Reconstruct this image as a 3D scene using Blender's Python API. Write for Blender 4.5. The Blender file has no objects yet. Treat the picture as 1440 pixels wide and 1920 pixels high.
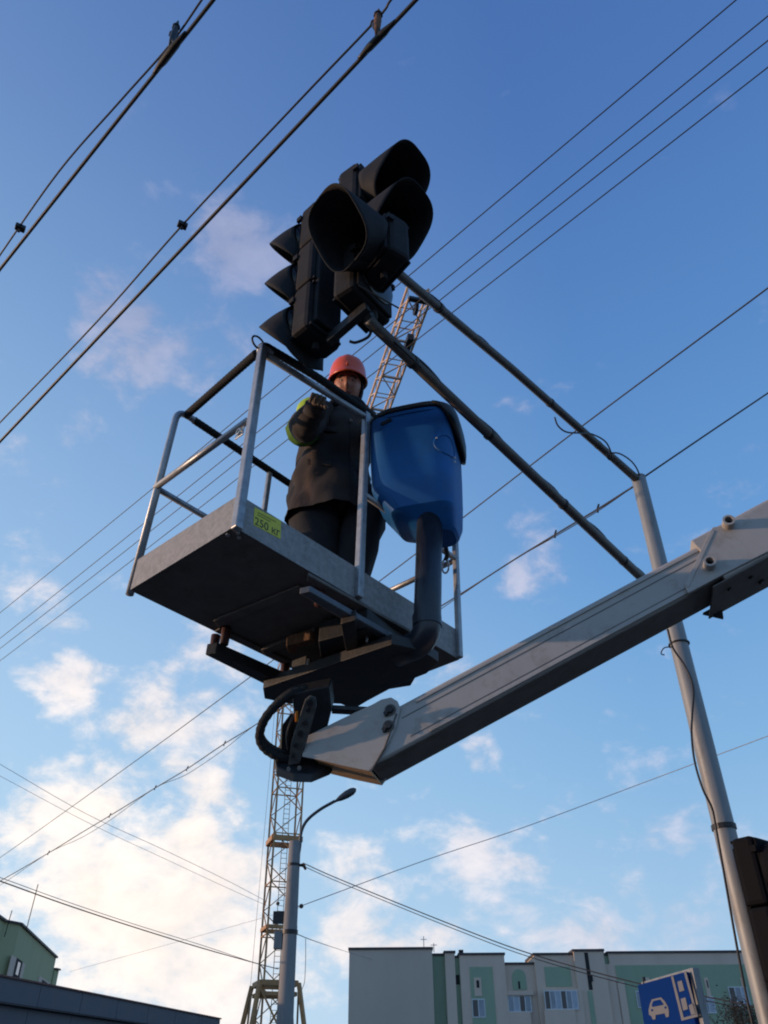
import bpy, bmesh, math, random
from mathutils import Vector, Matrix, noise
from mathutils.bvhtree import BVHTree
random.seed(7)
R = math.radians
S = bpy.context.scene

# ------------------------------------------------------------------ camera
PITCH, ROLL, FPX, EYE = R(35.8), R(-0.45), 1500.0, Vector((0, 0, 1.6))
cf = Vector((0, math.cos(PITCH), math.sin(PITCH)))
r0 = Vector((1, 0, 0)); u0 = r0.cross(cf)
cr = r0*math.cos(ROLL)+u0*math.sin(ROLL)
cu = -r0*math.sin(ROLL)+u0*math.cos(ROLL)
cam_d = bpy.data.cameras.new('camera'); cam = bpy.data.objects.new('camera', cam_d)
S.collection.objects.link(cam); S.camera = cam
cam_d.sensor_fit = 'VERTICAL'; cam_d.sensor_height = 36.0; cam_d.sensor_width = 27.0
cam_d.lens = 36.0*FPX/1920.0
cam_d.clip_start = 0.05; cam_d.clip_end = 5000
m = Matrix((cr, cu, -cf)).transposed().to_4x4(); m.translation = EYE
cam.matrix_world = m

# ------------------------------------------------------------------ sun and sky
SUN = Vector((-0.985, 0.035, 0.0)).normalized()
SUN_EL = R(6.5)
SUN = (SUN*math.cos(SUN_EL)+Vector((0, 0, math.sin(SUN_EL)))).normalized()
sd = bpy.data.lights.new('sun', 'SUN'); so = bpy.data.objects.new('sun', sd)
S.collection.objects.link(so)
sd.energy = 2.9; sd.angle = R(0.6); sd.color = (1.0, 0.66, 0.42)
so.rotation_euler = SUN.to_track_quat('Z', 'Y').to_euler()
so.location = (-20, 0, 20)

W = bpy.data.worlds.new('World'); S.world = W; W.use_nodes = True
nt = W.node_tree; nt.nodes.clear(); L = nt.links
def N(t, **k):
    n = nt.nodes.new(t)
    for a, b in k.items(): setattr(n, a, b)
    return n
def inp(s, v):
    if isinstance(v, (int, float)): s.default_value = v
    elif isinstance(v, (tuple, list, Vector)): s.default_value = tuple(v)
    else: L.new(v, s)
def mth(op, a, b=0.0, c=None, clamp=False):
    n = N('ShaderNodeMath', operation=op, use_clamp=clamp)
    inp(n.inputs[0], a); inp(n.inputs[1], b)
    if c is not None: inp(n.inputs[2], c)
    return n.outputs[0]
def vdot(a, v):
    n = N('ShaderNodeVectorMath', operation='DOT_PRODUCT'); inp(n.inputs[0], a); inp(n.inputs[1], v)
    return n.outputs['Value']
def sm(x, a, b):
    n = N('ShaderNodeMapRange', interpolation_type='SMOOTHSTEP')
    inp(n.inputs['Value'], x); inp(n.inputs['From Min'], a); inp(n.inputs['From Max'], b)
    return n.outputs['Result']
def lin(x, a, b, c=0.0, d=1.0):
    n = N('ShaderNodeMapRange', interpolation_type='LINEAR')
    inp(n.inputs['Value'], x); inp(n.inputs['From Min'], a); inp(n.inputs['From Max'], b)
    inp(n.inputs['To Min'], c); inp(n.inputs['To Max'], d)
    return n.outputs['Result']
def mix(f, a, b, bt='MIX'):
    n = N('ShaderNodeMix', data_type='RGBA', blend_type=bt)
    inp(n.inputs[0], f); inp(n.inputs[6], a if not isinstance(a, tuple) else a+(1,)); inp(n.inputs[7], b if not isinstance(b, tuple) else b+(1,))
    return n.outputs[2]
sky = N('ShaderNodeTexSky', sky_type='NISHITA')
sky.sun_disc = False; sky.sun_elevation = SUN_EL
sky.sun_rotation = math.atan2(SUN.x, SUN.y) % (2*math.pi)
sky.altitude = 150; sky.air_density = 1.0; sky.dust_density = 0.6; sky.ozone_density = 2.2
SKY_GAIN = (0.145, 0.145, 0.145)
tc = N('ShaderNodeTexCoord'); D = tc.outputs['Generated']
sep = N('ShaderNodeSeparateXYZ'); L.new(D, sep.inputs[0])
X, Y, Z = sep.outputs
def raydir(px, py):
    return (cf+cr*((px-720)/FPX)+cu*((960-py)/FPX)).normalized()
# clouds: a noise field with a bias that thickens low down and towards the sun's side
def fbm(scale, zs, detail, rough, off):
    mp = N('ShaderNodeMapping'); L.new(D, mp.inputs[0]); mp.inputs['Scale'].default_value = (1, 1, zs); mp.inputs['Location'].default_value = off
    n = N('ShaderNodeTexNoise', noise_dimensions='3D'); L.new(mp.outputs[0], n.inputs['Vector'])
    n.inputs['Scale'].default_value = scale; n.inputs['Detail'].default_value = detail; n.inputs['Roughness'].default_value = rough
    n.inputs['Distortion'].default_value = 0.25
    return n.outputs['Fac']
n1 = fbm(6.5, 1.6, 10, 0.60, (3.1, 0.4, 1.7))
n2 = fbm(17.0, 1.6, 7, 0.6, (1.2, 5.0, 0.3))
field = mth('ADD', mth('MULTIPLY', n1, 0.62*1.3), mth('MULTIPLY', n2, 0.38*1.3)); field = mth('SUBTRACT', field, 0.15)
def disc(px, py, rad_px, amt):
    c = raydir(px, py); r = rad_px/FPX
    d = vdot(D, c)
    return mth('MULTIPLY', sm(d, math.cos(r), math.cos(r*0.15)), amt)
leftness = lin(vdot(D, Vector((-0.9, 0.43, 0)).normalized()), 0.30, 0.62, 0, 1)      # towards the sun's side
low = lin(Z, 0.52, 0.28, 0, 1)
bias = mth('MULTIPLY', mth('MULTIPLY', leftness, low), 0.055)
lowc = lin(Z, 0.30, 0.12, 0, 0.10)
bias = mth('ADD', bias, lowc)
bias = mth('SUBTRACT', bias, mth('MULTIPLY', sm(Z, 0.45, 0.8), 0.055))
for a in [(340, 560, 250, 0.20), (200, 650, 130, 0.13), (470, 430, 120, 0.15), (400, 1320, 190, 0.15), (200, 1330, 130, 0.11), (50, 1080, 130, 0.16), (110, 1230, 110, 0.12),
          (300, 1640, 230, 0.14), (450, 1560, 130, 0.07), (120, 1500, 100, 0.09), (380, 1800, 170, 0.09), (70, 1770, 120, -0.07), (60, 1350, 90, -0.07), (300, 1505, 70, -0.07), (300, 1130, 90, -0.04),
          (900, 1412, 50, 0.14), (930, 1620, 110, 0.09), (1070, 1760, 110, 0.11), (740, 1690, 170, 0.09), (1000, 1050, 120, 0.08), (130, 950, 90, 0.07)]:
    bias = mth('ADD', bias, disc(*a))
cov = sm(mth('ADD', field, bias), 0.572, 0.770)
cov = mth('MULTIPLY', cov, sm(Z, -0.02, 0.04))
cov = mth('MULTIPLY', cov, lin(Z, 0.45, 0.75, 1.0, 0.8))
thick = lin(mth('ADD', field, bias), 0.60, 0.85, 0, 1)
sunny = lin(vdot(D, Vector((-0.62, 0.78, 0.10)).normalized()), 0.55, 0.93, 0, 1)
lown = lin(Z, 0.75, 0.25, 0, 1)
glow = mth('MULTIPLY', sunny, lown)
ccol = mix(lown, (0.38, 0.42, 0.62), (0.66, 0.68, 0.82))
cshade = lin(n2, 0.35, 0.65, 0.90, 1.06)
ccol = mix(glow, ccol, (1.14, 1.02, 0.93))
hz_t = lin(Z, 1.0, 0.0, 0, 1)
ramp = N('ShaderNodeValToRGB'); inp(ramp.inputs[0], lin(Z, 0, 1, 0, 1))
els = ramp.color_ramp.elements
els[0].position = 0.0; els[0].color = (0.50, 0.68, 0.88, 1)
els[1].position = 1.0; els[1].color = (0.062, 0.155, 0.43, 1)
for p, c in [(0.15, (0.38, 0.60, 0.85)), (0.30, (0.25, 0.49, 0.80)), (0.5, (0.155, 0.365, 0.72)), (0.7, (0.105, 0.27, 0.61)), (0.86, (0.078, 0.195, 0.51))]:
    e = els.new(p); e.color = c+(1,)
# the Nishita sky gives the falling-off round the sun; the ramp the cold blue of the photograph
nish = mix(1.0, sky.outputs[0], SKY_GAIN, 'MULTIPLY')
base = mix(0.9, nish, ramp.outputs[0])
gl2 = mth('MULTIPLY', lin(vdot(D, Vector((-0.92, 0.39, 0.05)).normalized()), 0.08, 0.95, 0, 1), lin(Z, 1.12, 0.0, 0, 1))
base = mix(mth('MULTIPLY', gl2, 0.85), base, (0.62, 0.82, 0.99))
vs_ = N('ShaderNodeVectorMath', operation='SCALE'); L.new(ccol, vs_.inputs[0]); L.new(cshade, vs_.inputs['Scale']); ccol = vs_.outputs[0]
col = mix(mth('MULTIPLY', cov, lin(thick, 0, 1, 0.52, 0.98)), base, ccol)
bg = N('ShaderNodeBackground'); L.new(col, bg.inputs[0]); bg.inputs[1].default_value = 1.0
wo = N('ShaderNodeOutputWorld'); L.new(bg.outputs[0], wo.inputs[0])
S.view_settings.view_transform = 'Standard'; S.view_settings.look = 'None'
S.view_settings.exposure = 0; S.view_settings.gamma = 1; S.view_settings.use_curve_mapping = False
S.render.engine = 'CYCLES'
S.cycles.pixel_filter_type = 'BLACKMAN_HARRIS'; S.cycles.filter_width = 2.0

# ------------------------------------------------------------------ pixel helpers (authoring aid: ray of a photo pixel meets a real plane)
def ray(px, py): return cf+cr*((px-720)/FPX)+cu*((960-py)/FPX)
def atd(px, py, d): return EYE+ray(px, py)*d
def atz(px, py, z):
    q = ray(px, py); return EYE+q*((z-EYE.z)/q.z)
def aty(px, py, y):
    q = ray(px, py); return EYE+q*(y/q.y)
def atplane(px, py, p, n):
    q = ray(px, py); return EYE+q*((p-EYE).dot(n)/q.dot(n))

# ------------------------------------------------------------------ materials
MATS = {}
def mat(name, c, rough=0.6, metal=0.0, var=0.15, scale=6.0, bump=0.0, dirt=None, dirt_amt=0.0, dscale=3.0, spec=0.5, streak=1.0, coat=0):
    if name in MATS: return MATS[name]
    mt = bpy.data.materials.new(name); mt.use_nodes = True; t = mt.node_tree
    b = t.nodes['Principled BSDF']; l = t.links
    b.inputs['Roughness'].default_value = rough; b.inputs['Metallic'].default_value = metal
    b.inputs['Specular IOR Level'].default_value = spec
    if coat: b.inputs['Coat Weight'].default_value = coat
    tcn = t.nodes.new('ShaderNodeTexCoord'); mp = t.nodes.new('ShaderNodeMapping'); l.new(tcn.outputs['Object'], mp.inputs[0])
    mp.inputs['Scale'].default_value = (1, 1, 1/streak)
    n = t.nodes.new('ShaderNodeTexNoise'); l.new(mp.outputs[0], n.inputs['Vector']); n.inputs['Scale'].default_value = scale; n.inputs['Detail'].default_value = 8; n.inputs['Roughness'].default_value = 0.65
    mr = t.nodes.new('ShaderNodeMapRange'); l.new(n.outputs['Fac'], mr.inputs['Value'])
    mr.inputs['From Min'].default_value = 0.3; mr.inputs['From Max'].default_value = 0.7
    mr.inputs['To Min'].default_value = 1-var; mr.inputs['To Max'].default_value = 1+var
    mx = t.nodes.new('ShaderNodeVectorMath'); mx.operation = 'SCALE'; mx.inputs[0].default_value = c; l.new(mr.outputs[0], mx.inputs['Scale'])
    colr = mx.outputs[0]
    if dirt:
        n3 = t.nodes.new('ShaderNodeTexNoise'); l.new(mp.outputs[0], n3.inputs['Vector']); n3.inputs['Scale'].default_value = dscale; n3.inputs['Detail'].default_value = 10; n3.inputs['Roughness'].default_value = 0.75
        m3 = t.nodes.new('ShaderNodeMapRange'); l.new(n3.outputs['Fac'], m3.inputs['Value']); m3.inputs['From Min'].default_value = 0.52; m3.inputs['From Max'].default_value = 0.66
        m3.inputs['To Max'].default_value = dirt_amt
        mm = t.nodes.new('ShaderNodeMix'); mm.data_type = 'RGBA'; l.new(m3.outputs[0], mm.inputs[0]); l.new(colr, mm.inputs[6]); mm.inputs[7].default_value = dirt+(1,)
        colr = mm.outputs[2]
    l.new(colr, b.inputs['Base Color'])
    rr = t.nodes.new('ShaderNodeMapRange'); l.new(n.outputs['Fac'], rr.inputs['Value']); rr.inputs['To Min'].default_value = max(0.02, rough-0.12); rr.inputs['To Max'].default_value = min(1, rough+0.12)
    l.new(rr.outputs[0], b.inputs['Roughness'])
    if bump:
        n2 = t.nodes.new('ShaderNodeTexNoise'); l.new(tcn.outputs['Object'], n2.inputs['Vector']); n2.inputs['Scale'].default_value = scale*4; n2.inputs['Detail'].default_value = 6
        bp = t.nodes.new('ShaderNodeBump'); l.new(n2.outputs['Fac'], bp.inputs['Height']); bp.inputs['Strength'].default_value = bump; bp.inputs['Distance'].default_value = 0.01
        l.new(bp.outputs[0], b.inputs['Normal'])
    MATS[name] = mt
    return mt
galv = mat('galvanised steel', (0.27, 0.262, 0.258), 0.6, 0.15, 0.26, 42, 0.08, dirt=(0.15, 0.135, 0.12), dirt_amt=0.5, dscale=12)
galv_tube = mat('galvanised tube', (0.34, 0.35, 0.37), 0.42, 0.5, 0.18, 16, 0.05, dirt=(0.14, 0.11, 0.08), dirt_amt=0.5, dscale=14)
foam = mat('black foam grip', (0.012, 0.012, 0.014), 0.85, 0, 0.4, 60, 0.6)
blacks = mat('black painted steel', (0.016, 0.017, 0.02), 0.5, 0.1, 0.4, 14, 0.1, dirt=(0.07, 0.045, 0.03), dirt_amt=0.6, dscale=9)
rust = mat('rusty steel', (0.16, 0.075, 0.035), 0.8, 0.1, 0.45, 22, 0.2, dirt=(0.05, 0.03, 0.02), dirt_amt=0.8, dscale=10)
white = mat('white boom paint', (0.40, 0.375, 0.355), 0.5, 0, 0.08, 5, 0.03, dirt=(0.24, 0.19, 0.15), dirt_amt=0.5, dscale=9, spec=0.4)
signal_m = mat('signal plastic', (0.013, 0.013, 0.016), 0.78, 0, 0.35, 20, 0.06, dirt=(0.045, 0.037, 0.030), dirt_amt=0.5, dscale=9, spec=0.3)
visor_in = mat('visor matt lining', (0.006, 0.006, 0.008), 0.8, 0, 0.3, 20, 0, spec=0.15)
lens_m = mat('dark signal lens', (0.01, 0.006, 0.006), 0.25, 0, 0.2, 40)
pole_m = mat('grey pole paint', (0.24, 0.25, 0.26), 0.5, 0.15, 0.14, 9, 0.05, dirt=(0.12, 0.09, 0.07), dirt_amt=0.55, dscale=10, streak=4)
arm_m = mat('weathered arm tube', (0.11, 0.10, 0.095), 0.55, 0.3, 0.2, 18, 0.02, dirt=(0.07, 0.045, 0.03), dirt_amt=0.6, dscale=14)
blue = mat('blue polyethylene', (0.006, 0.105, 0.33), 0.58, 0, 0.14, 5, 0.04, dirt=(0.02, 0.09, 0.21), dirt_amt=0.5, dscale=9, spec=0.35)
pipe_m = mat('black rubber pipe', (0.013, 0.016, 0.026), 0.36, 0, 0.3, 14, 0.05, dirt=(0.05, 0.05, 0.055), dirt_amt=0.3)
cable = mat('black cable', (0.012, 0.012, 0.015), 0.55, 0, 0.2, 30)
palew = mat('glare paled wire', (0.30, 0.29, 0.30), 0.6, 0, 0.1, 3)  # dark wire lightened to paint the glare of the bright sky
wirem = mat('bare dark wire', (0.045, 0.04, 0.038), 0.5, 0.4, 0.2, 30)
yellow = mat('yellow decal', (0.62, 0.58, 0.05), 0.5, 0, 0.1, 30, dirt=(0.3, 0.28, 0.08), dirt_amt=0.4, dscale=30)
ink = mat('dark ink', (0.02, 0.02, 0.02), 0.5)
steel = mat('bright bolt steel', (0.55, 0.54, 0.52), 0.32, 0.8, 0.15, 30)
orange = mat('orange helmet plastic', (0.86, 0.10, 0.015), 0.3, 0, 0.08, 20, 0.02, dirt=(0.45, 0.05, 0.03), dirt_amt=0.3, dscale=16, coat=0.1)
jacket_m = mat('worn brown work jacket', (0.034, 0.025, 0.023), 0.88, 0, 0.3, 6, 0.15, dirt=(0.16, 0.08, 0.045), dirt_amt=0.7, dscale=3.2, streak=3)  # lighter brown patches paint sunlit folds into the cloth
trouser_m = mat('dark trousers', (0.014, 0.014, 0.019), 0.9, 0, 0.3, 8, 0.15)
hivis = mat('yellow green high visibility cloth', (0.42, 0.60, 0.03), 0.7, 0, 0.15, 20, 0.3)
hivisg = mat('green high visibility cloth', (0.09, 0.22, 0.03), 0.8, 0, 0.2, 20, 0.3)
skin_m = mat('skin', (0.46, 0.19, 0.13), 0.55, 0, 0.15, 20, 0.1)
hair_m = mat('dark knitted cap', (0.012, 0.01, 0.01), 0.95, 0, 0.3, 60, 0.5)
glove_m = mat('work glove', (0.20, 0.14, 0.10), 0.85, 0, 0.3, 30, 0.4)
crane_m = mat('ochre crane paint', (0.44, 0.22, 0.085), 0.6, 0, 0.25, 1.2, dirt=(0.18, 0.11, 0.05), dirt_amt=0.6, dscale=1.6)
jib_m = mat('sunlit jib paint', (0.72, 0.50, 0.33), 0.5, 0, 0.2, 1.2, dirt=(0.45, 0.26, 0.14), dirt_amt=0.6, dscale=1.6)  # lighter copy of the crane paint, strong sun put into its colour
conc = mat('lamp pole concrete', (0.24, 0.235, 0.235), 0.85, 0, 0.16, 2.5, 0.15, dirt=(0.13, 0.12, 0.11), dirt_amt=0.5, dscale=3, streak=5)
render_w = mat('pale cream render', (0.64, 0.50, 0.40), 0.9, 0, 0.06, 0.35, 0.05, dirt=(0.54, 0.42, 0.335), dirt_amt=0.4, dscale=0.4, streak=3)
render_g2 = mat('grey lilac render', (0.56, 0.45, 0.37), 0.9, 0, 0.05, 0.3, 0.05, dirt=(0.50, 0.40, 0.335), dirt_amt=0.4, dscale=0.5, streak=3)
green = mat('sage green render', (0.30, 0.39, 0.27), 0.9, 0, 0.07, 0.5, 0.05, dirt=(0.25, 0.32, 0.22), dirt_amt=0.4, dscale=0.6, streak=3)
green2 = mat('moss green render', (0.40, 0.42, 0.24), 0.9, 0, 0.07, 0.5, 0.05, dirt=(0.32, 0.35, 0.21), dirt_amt=0.4, dscale=0.7, streak=3)
coping = mat('dark roof coping', (0.06, 0.05, 0.055), 0.6, 0.2, 0.2, 3)
winframe = mat('white window frame', (0.62, 0.64, 0.66), 0.4, 0, 0.05, 4)
glassm = mat('window glass', (0.10, 0.14, 0.20), 0.06, 0.55, 0.3, 0.8, spec=0.9)
darkglass = mat('dark room glass', (0.03, 0.035, 0.045), 0.08, 0.1, 0.3, 0.8)
curtain = mat('pale curtain', (0.40, 0.45, 0.52), 0.9, 0, 0.15, 3)
darkhole = mat('dark opening', (0.02, 0.02, 0.022), 0.9)
clad = mat('slate blue cladding', (0.060, 0.072, 0.105), 0.45, 0.2, 0.08, 1.5, 0, dirt=(0.07, 0.07, 0.085), dirt_amt=0.35, dscale=1.4, streak=3)
redtrim = mat('brown red trim', (0.13, 0.045, 0.035), 0.6)
signblue = mat('sign blue', (0.001, 0.026, 0.15), 0.7, 0, 0.05, 8, dirt=(0.004, 0.016, 0.10), dirt_amt=0.3, dscale=14, spec=0.05)
signwhite = mat('sign white film', (0.17, 0.175, 0.19), 0.7, 0, 0.06, 12, spec=0.1)
asphalt = mat('asphalt', (0.055, 0.054, 0.055), 0.9, 0, 0.25, 1.5, 0.3)
soil = mat('grey earth', (0.085, 0.078, 0.066), 0.95, 0, 0.3, 0.4, 0.3)
bark = mat('dark bark', (0.05, 0.04, 0.035), 0.9, 0, 0.3, 8)
leafm = mat('dark dry foliage', (0.045, 0.048, 0.035), 0.85, 0, 0.4, 6)
ceram = mat('brown porcelain insulator', (0.05, 0.022, 0.010), 0.45, 0, 0.3, 30)
lampm = mat('dark lamp housing', (0.05, 0.052, 0.06), 0.45, 0.3, 0.15, 10)
amber = mat('amber reflector', (0.8, 0.25, 0.03), 0.15, 0, 0.1, 40)  # colour of a light glint
redrub = mat('red brown rubber', (0.07, 0.02, 0.017), 0.7, 0, 0.3, 30)
paving = mat('dark paving', (0.07, 0.066, 0.062), 0.9, 0, 0.2, 3, 0.2)
paintline = mat('road marking paint', (0.6, 0.6, 0.58), 0.8, 0, 0.15, 6)
kerbm = mat('kerb concrete', (0.28, 0.27, 0.26), 0.9, 0, 0.2, 4)

# ------------------------------------------------------------------ mesh helpers
C = S.collection
def empty(name, loc=(0, 0, 0), label=None, cat=None, group=None):
    o = bpy.data.objects.new(name, None); C.objects.link(o); o.location = loc; o.empty_display_size = 0.1
    tag(o, label, cat, group); return o
def tag(o, label=None, cat=None, group=None, kind=None):
    if label: o['label'] = label
    if cat: o['category'] = cat
    if group: o['group'] = group
    if kind: o['kind'] = kind
    return o
def mworld(p):
    M = Matrix.Identity(4)
    while p is not None:
        M = p.matrix_basis @ M; p = p.parent
    return M
def obj(name, bm, mt, parent=None, smooth=False, label=None, kind=None, bevel=0, auto=None):
    """bmesh in world coordinates -> one mesh object"""
    me = bpy.data.meshes.new(name)
    bmesh.ops.recalc_face_normals(bm, faces=bm.faces)
    if smooth:
        for f in bm.faces: f.smooth = True
    if parent: bmesh.ops.transform(bm, matrix=mworld(parent).inverted(), verts=bm.verts)
    bm.to_mesh(me); bm.free()
    for q in (mt if isinstance(mt, (list, tuple)) else [mt]): me.materials.append(q)
    o = bpy.data.objects.new(name, me); C.objects.link(o)
    if parent: o.parent = parent
    if auto is not None:
        me.set_sharp_from_angle(angle=R(auto))
    if bevel:
        b = o.modifiers.new('bevel', 'BEVEL'); b.width = bevel; b.segments = 2; b.limit_method = 'ANGLE'; b.angle_limit = R(35)
    tag(o, label, None, None, kind)
    return o
def top(name, bm, mt, label, cat, group=None, smooth=False, kind=None, **k):
    o = obj(name, bm, mt, None, smooth, **k); tag(o, label, cat, group, kind); return o
def frame(t):
    t = t.normalized(); a = Vector((0, 0, 1)) if abs(t.z) < 0.95 else Vector((1, 0, 0))
    s = t.cross(a).normalized(); return s, s.cross(t).normalized()
def tube(pts, r, seg=12, bm=None, caps=True):
    bm = bm or bmesh.new(); pts = [Vector(p) for p in pts]
    rs = r if isinstance(r, (list, tuple)) else [r]*len(pts)
    rings = []; s = None
    for i, p in enumerate(pts):
        a = pts[max(0, i-1)]; b = pts[min(len(pts)-1, i+1)]
        t = (b-a)
        if t.length < 1e-9: t = Vector((0, 0, 1))
        t.normalize()
        if s is None: s, u = frame(t)
        else:
            s = (s-t*s.dot(t)).normalized(); u = s.cross(t)
        rings.append([bm.verts.new(p+(s*math.cos(2*math.pi*k/seg)+u*math.sin(2*math.pi*k/seg))*rs[i]) for k in range(seg)])
    for a, b in zip(rings, rings[1:]):
        for k in range(seg): bm.faces.new((a[k], a[(k+1) % seg], b[(k+1) % seg], b[k]))
    if caps and seg > 2:
        bm.faces.new(rings[0][::-1]); bm.faces.new(rings[-1])
    return bm
def curve(pts, n=8):
    """Catmull-Rom through the points"""
    P = [Vector(p) for p in pts]; P = [P[0]*2-P[1]]+P+[P[-1]*2-P[-2]]; out = []
    for i in range(1, len(P)-2):
        a, b, c, d = P[i-1:i+3]
        for k in range(n):
            t = k/n
            out.append(0.5*((2*b)+(c-a)*t+(2*a-5*b+4*c-d)*t*t+(3*b-a-3*c+d)*t**3))
    out.append(P[-2]); return out
def rounded(pts, r, n=6):
    """polyline with rounded corners"""
    P = [Vector(p) for p in pts]; out = [P[0]]
    for i in range(1, len(P)-1):
        a = (P[i-1]-P[i]); b = (P[i+1]-P[i]); q = min(r, a.length*0.45, b.length*0.45)
        s = P[i]+a.normalized()*q; e = P[i]+b.normalized()*q
        for k in range(n+1):
            t = k/n; out.append(s*(1-t)**2+P[i]*2*t*(1-t)+e*t*t)
    out.append(P[-1]); return out
def box(o, ax, ay, az, bm=None):
    """box from corner o along three edge vectors"""
    bm = bm or bmesh.new(); o = Vector(o)
    v = [bm.verts.new(o+ax*i+ay*j+az*k) for i in (0, 1) for j in (0, 1) for k in (0, 1)]
    for f in ((0, 1, 3, 2), (4, 6, 7, 5), (0, 4, 5, 1), (2, 3, 7, 6), (0, 2, 6, 4), (1, 5, 7, 3)): bm.faces.new([v[i] for i in f])
    return bm
def cbox(c, ax, ay, az, bm=None): return box(Vector(c)-ax/2-ay/2-az/2, ax, ay, az, bm)
def bar(a, b, w, h=None, up=Vector((0, 0, 1)), bm=None):
    """rectangular bar between two points"""
    h = h or w; a = Vector(a); b = Vector(b); t = (b-a)
    s = t.cross(up)
    if s.length < 1e-6: s = t.cross(Vector((1, 0, 0)))
    s.normalize(); u = s.cross(t).normalized()
    return box(a-s*w/2-u*h/2, t, s*w, u*h, bm)
def prism(poly, ext, bm=None):
    bm = bm or bmesh.new(); a = [bm.verts.new(Vector(p)) for p in poly]; b = [bm.verts.new(Vector(p)+ext) for p in poly]
    n = len(a); bm.faces.new(a[::-1]); bm.faces.new(b)
    for i in range(n): bm.faces.new((a[i], a[(i+1) % n], b[(i+1) % n], b[i]))
    return bm
def loft(rings, cap=True, bm=None):
    bm = bm or bmesh.new(); V = [[bm.verts.new(Vector(p)) for p in r] for r in rings]; n = len(V[0])
    for a, b in zip(V, V[1:]):
        for k in range(n): bm.faces.new((a[k], a[(k+1) % n], b[(k+1) % n], b[k]))
    if cap: bm.faces.new(V[0][::-1]); bm.faces.new(V[-1])
    return bm
def disc_ring(c, t, r, seg=16):
    s, u = frame(Vector(t)); return [Vector(c)+(s*math.cos(2*math.pi*k/seg)+u*math.sin(2*math.pi*k/seg))*r for k in range(seg)]
def pucks(c, t, r, h, bm=None, seg=16):
    t = Vector(t).normalized(); return tube([Vector(c), Vector(c)+t*h], r, seg, bm)
def ball(c, r, sc=(1, 1, 1), bm=None, seg=16):
    bm = bm or bmesh.new()
    M = Matrix.Translation(Vector(c)) @ Matrix.Diagonal((r*sc[0], r*sc[1], r*sc[2], 1))
    bmesh.ops.create_uvsphere(bm, u_segments=seg, v_segments=max(6, seg*2//3), radius=1, matrix=M); return bm
X1, Y1, Z1 = Vector((1, 0, 0)), Vector((0, 1, 0)), Vector((0, 0, 1))

# ------------------------------------------------------------------ ground
def sheet(x0, y0, x1, y1, z):
    bm = bmesh.new(); bm.faces.new([bm.verts.new(p) for p in ((x0, y0, z), (x1, y0, z), (x1, y1, z), (x0, y1, z))]); return bm
tag(obj('ground', sheet(-1500, -1500, 1500, 1500, 0), soil), kind='structure')
tag(obj('road', sheet(-1500, 4, 1500, 16, 0.004), asphalt), kind='structure')
tag(obj('pavement', box((-1500, -6, 0.002), X1*3000, Y1*9.6, Z1*0.13), paving), kind='structure')
bm = bmesh.new()
for i in range(-20, 21): box((i*6.0, 9.94, 0.008), X1*3.0, Y1*0.12, Z1*0.001, bm)
tag(obj('lane_marking', bm, paintline), kind='structure')

# ------------------------------------------------------------------ apartment building (right), facade plane at y = YB
YB = 100.0
def fac(px, py, dy=0.0): return aty(px, py, YB+dy)
def wall_px(x0, x1, ytop, dep, name, mt, par, ybot=None, front=0.0, label=None):
    """facade slab standing front metres in front of the plane, seen at photo columns x0..x1, top at row ytop"""
    a = fac(x0, ytop, -front); b = fac(x1, ytop, -front); zb = 0 if ybot is None else fac((x0+x1)/2, ybot, -front).z
    return obj(name, box((a.x, YB-front, zb), X1*(b.x-a.x), Y1*dep, Z1*(a.z-zb)), mt, par, label=label)
bld = empty('apartment_building', (15, YB, 0), 'grey cream and sage green panel apartment block standing behind the blue road sign', 'building')
def cope(x0, x1, ytop, front, dep=6.0):
    a = fac(x0, ytop, -front); b = fac(x1, ytop, -front)
    obj('coping', box((a.x-0.12, YB-front-0.12, a.z), X1*(b.x-a.x+0.24), Y1*(dep+0.2), Z1*0.22), coping, bld)
def block(x0, x1, ytop, front, mt, name='wall'):
    wall_px(x0, x1, ytop, 12-front*0, name, mt, bld, front=front); cope(x0, x1, ytop, front)
def panel(x0, x1, y0, y1, front, mt, th=0.05, name='panel'):
    a = fac(x0, y0, -front); b = fac(x1, y1, -front)
    obj(name, box((a.x, YB-front-th, b.z), X1*(b.x-a.x), Y1*(th), Z1*(a.z-b.z)), mt, bld)
def window(x0, x1, y0, y1, front, npane, par=None, cur=True, wm=winframe):
    par = par or bld
    a = fac(x0, y0, -front); b = fac(x1, y1, -front); w = b.x-a.x; h = a.z-b.z; t = min(0.09, w*0.05+0.03)
    bm = bmesh.new(); y = YB-front-0.06
    box((a.x, y, b.z), X1*w, Y1*0.05, Z1*t, bm); box((a.x, y, a.z-t), X1*w, Y1*0.05, Z1*t, bm)
    for k in range(npane+1):
        xx = a.x+(w-t)*k/npane; box((xx, y, b.z+t), X1*t, Y1*0.05, Z1*(h-2*t), bm)
    fr = obj('window', bm, wm, par)
    for k in range(npane):
        xx = a.x+(w-t)*k/npane+t; pw = (w-t)/npane-t
        obj('pane', box((xx, y+0.02, b.z+t), X1*pw, Y1*0.01, Z1*(h-2*t)), [glassm, curtain, darkglass][(k*7+int(x0)) % 3], fr)
    return fr
def vent(x0, x1, y0, y1, front):
    panel(x0-5, x1+5, y0-5, y1+16, front, render_w, 0.06, 'vent_surround')
    panel(x0, x1, y0, y1, front+0.07, darkhole, 0.02, 'vent_hole')
block(655, 810, 1781, 1.2, render_g2)
block(810, 838, 1792, 0.0, green)
block(834, 852, 1787, 0.9, render_w, 'pilaster')
block(852, 862, 1796, 0.3, green)
panel(854, 862, 1828, 1846, 0.31, darkhole, 0.04, 'vent_hole')
block(861, 945, 1791, 0.7, render_w)
panel(880, 934, 1813, 1960, 0.7, green)
vent(893, 899, 1838, 1852, 0.75)
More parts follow.
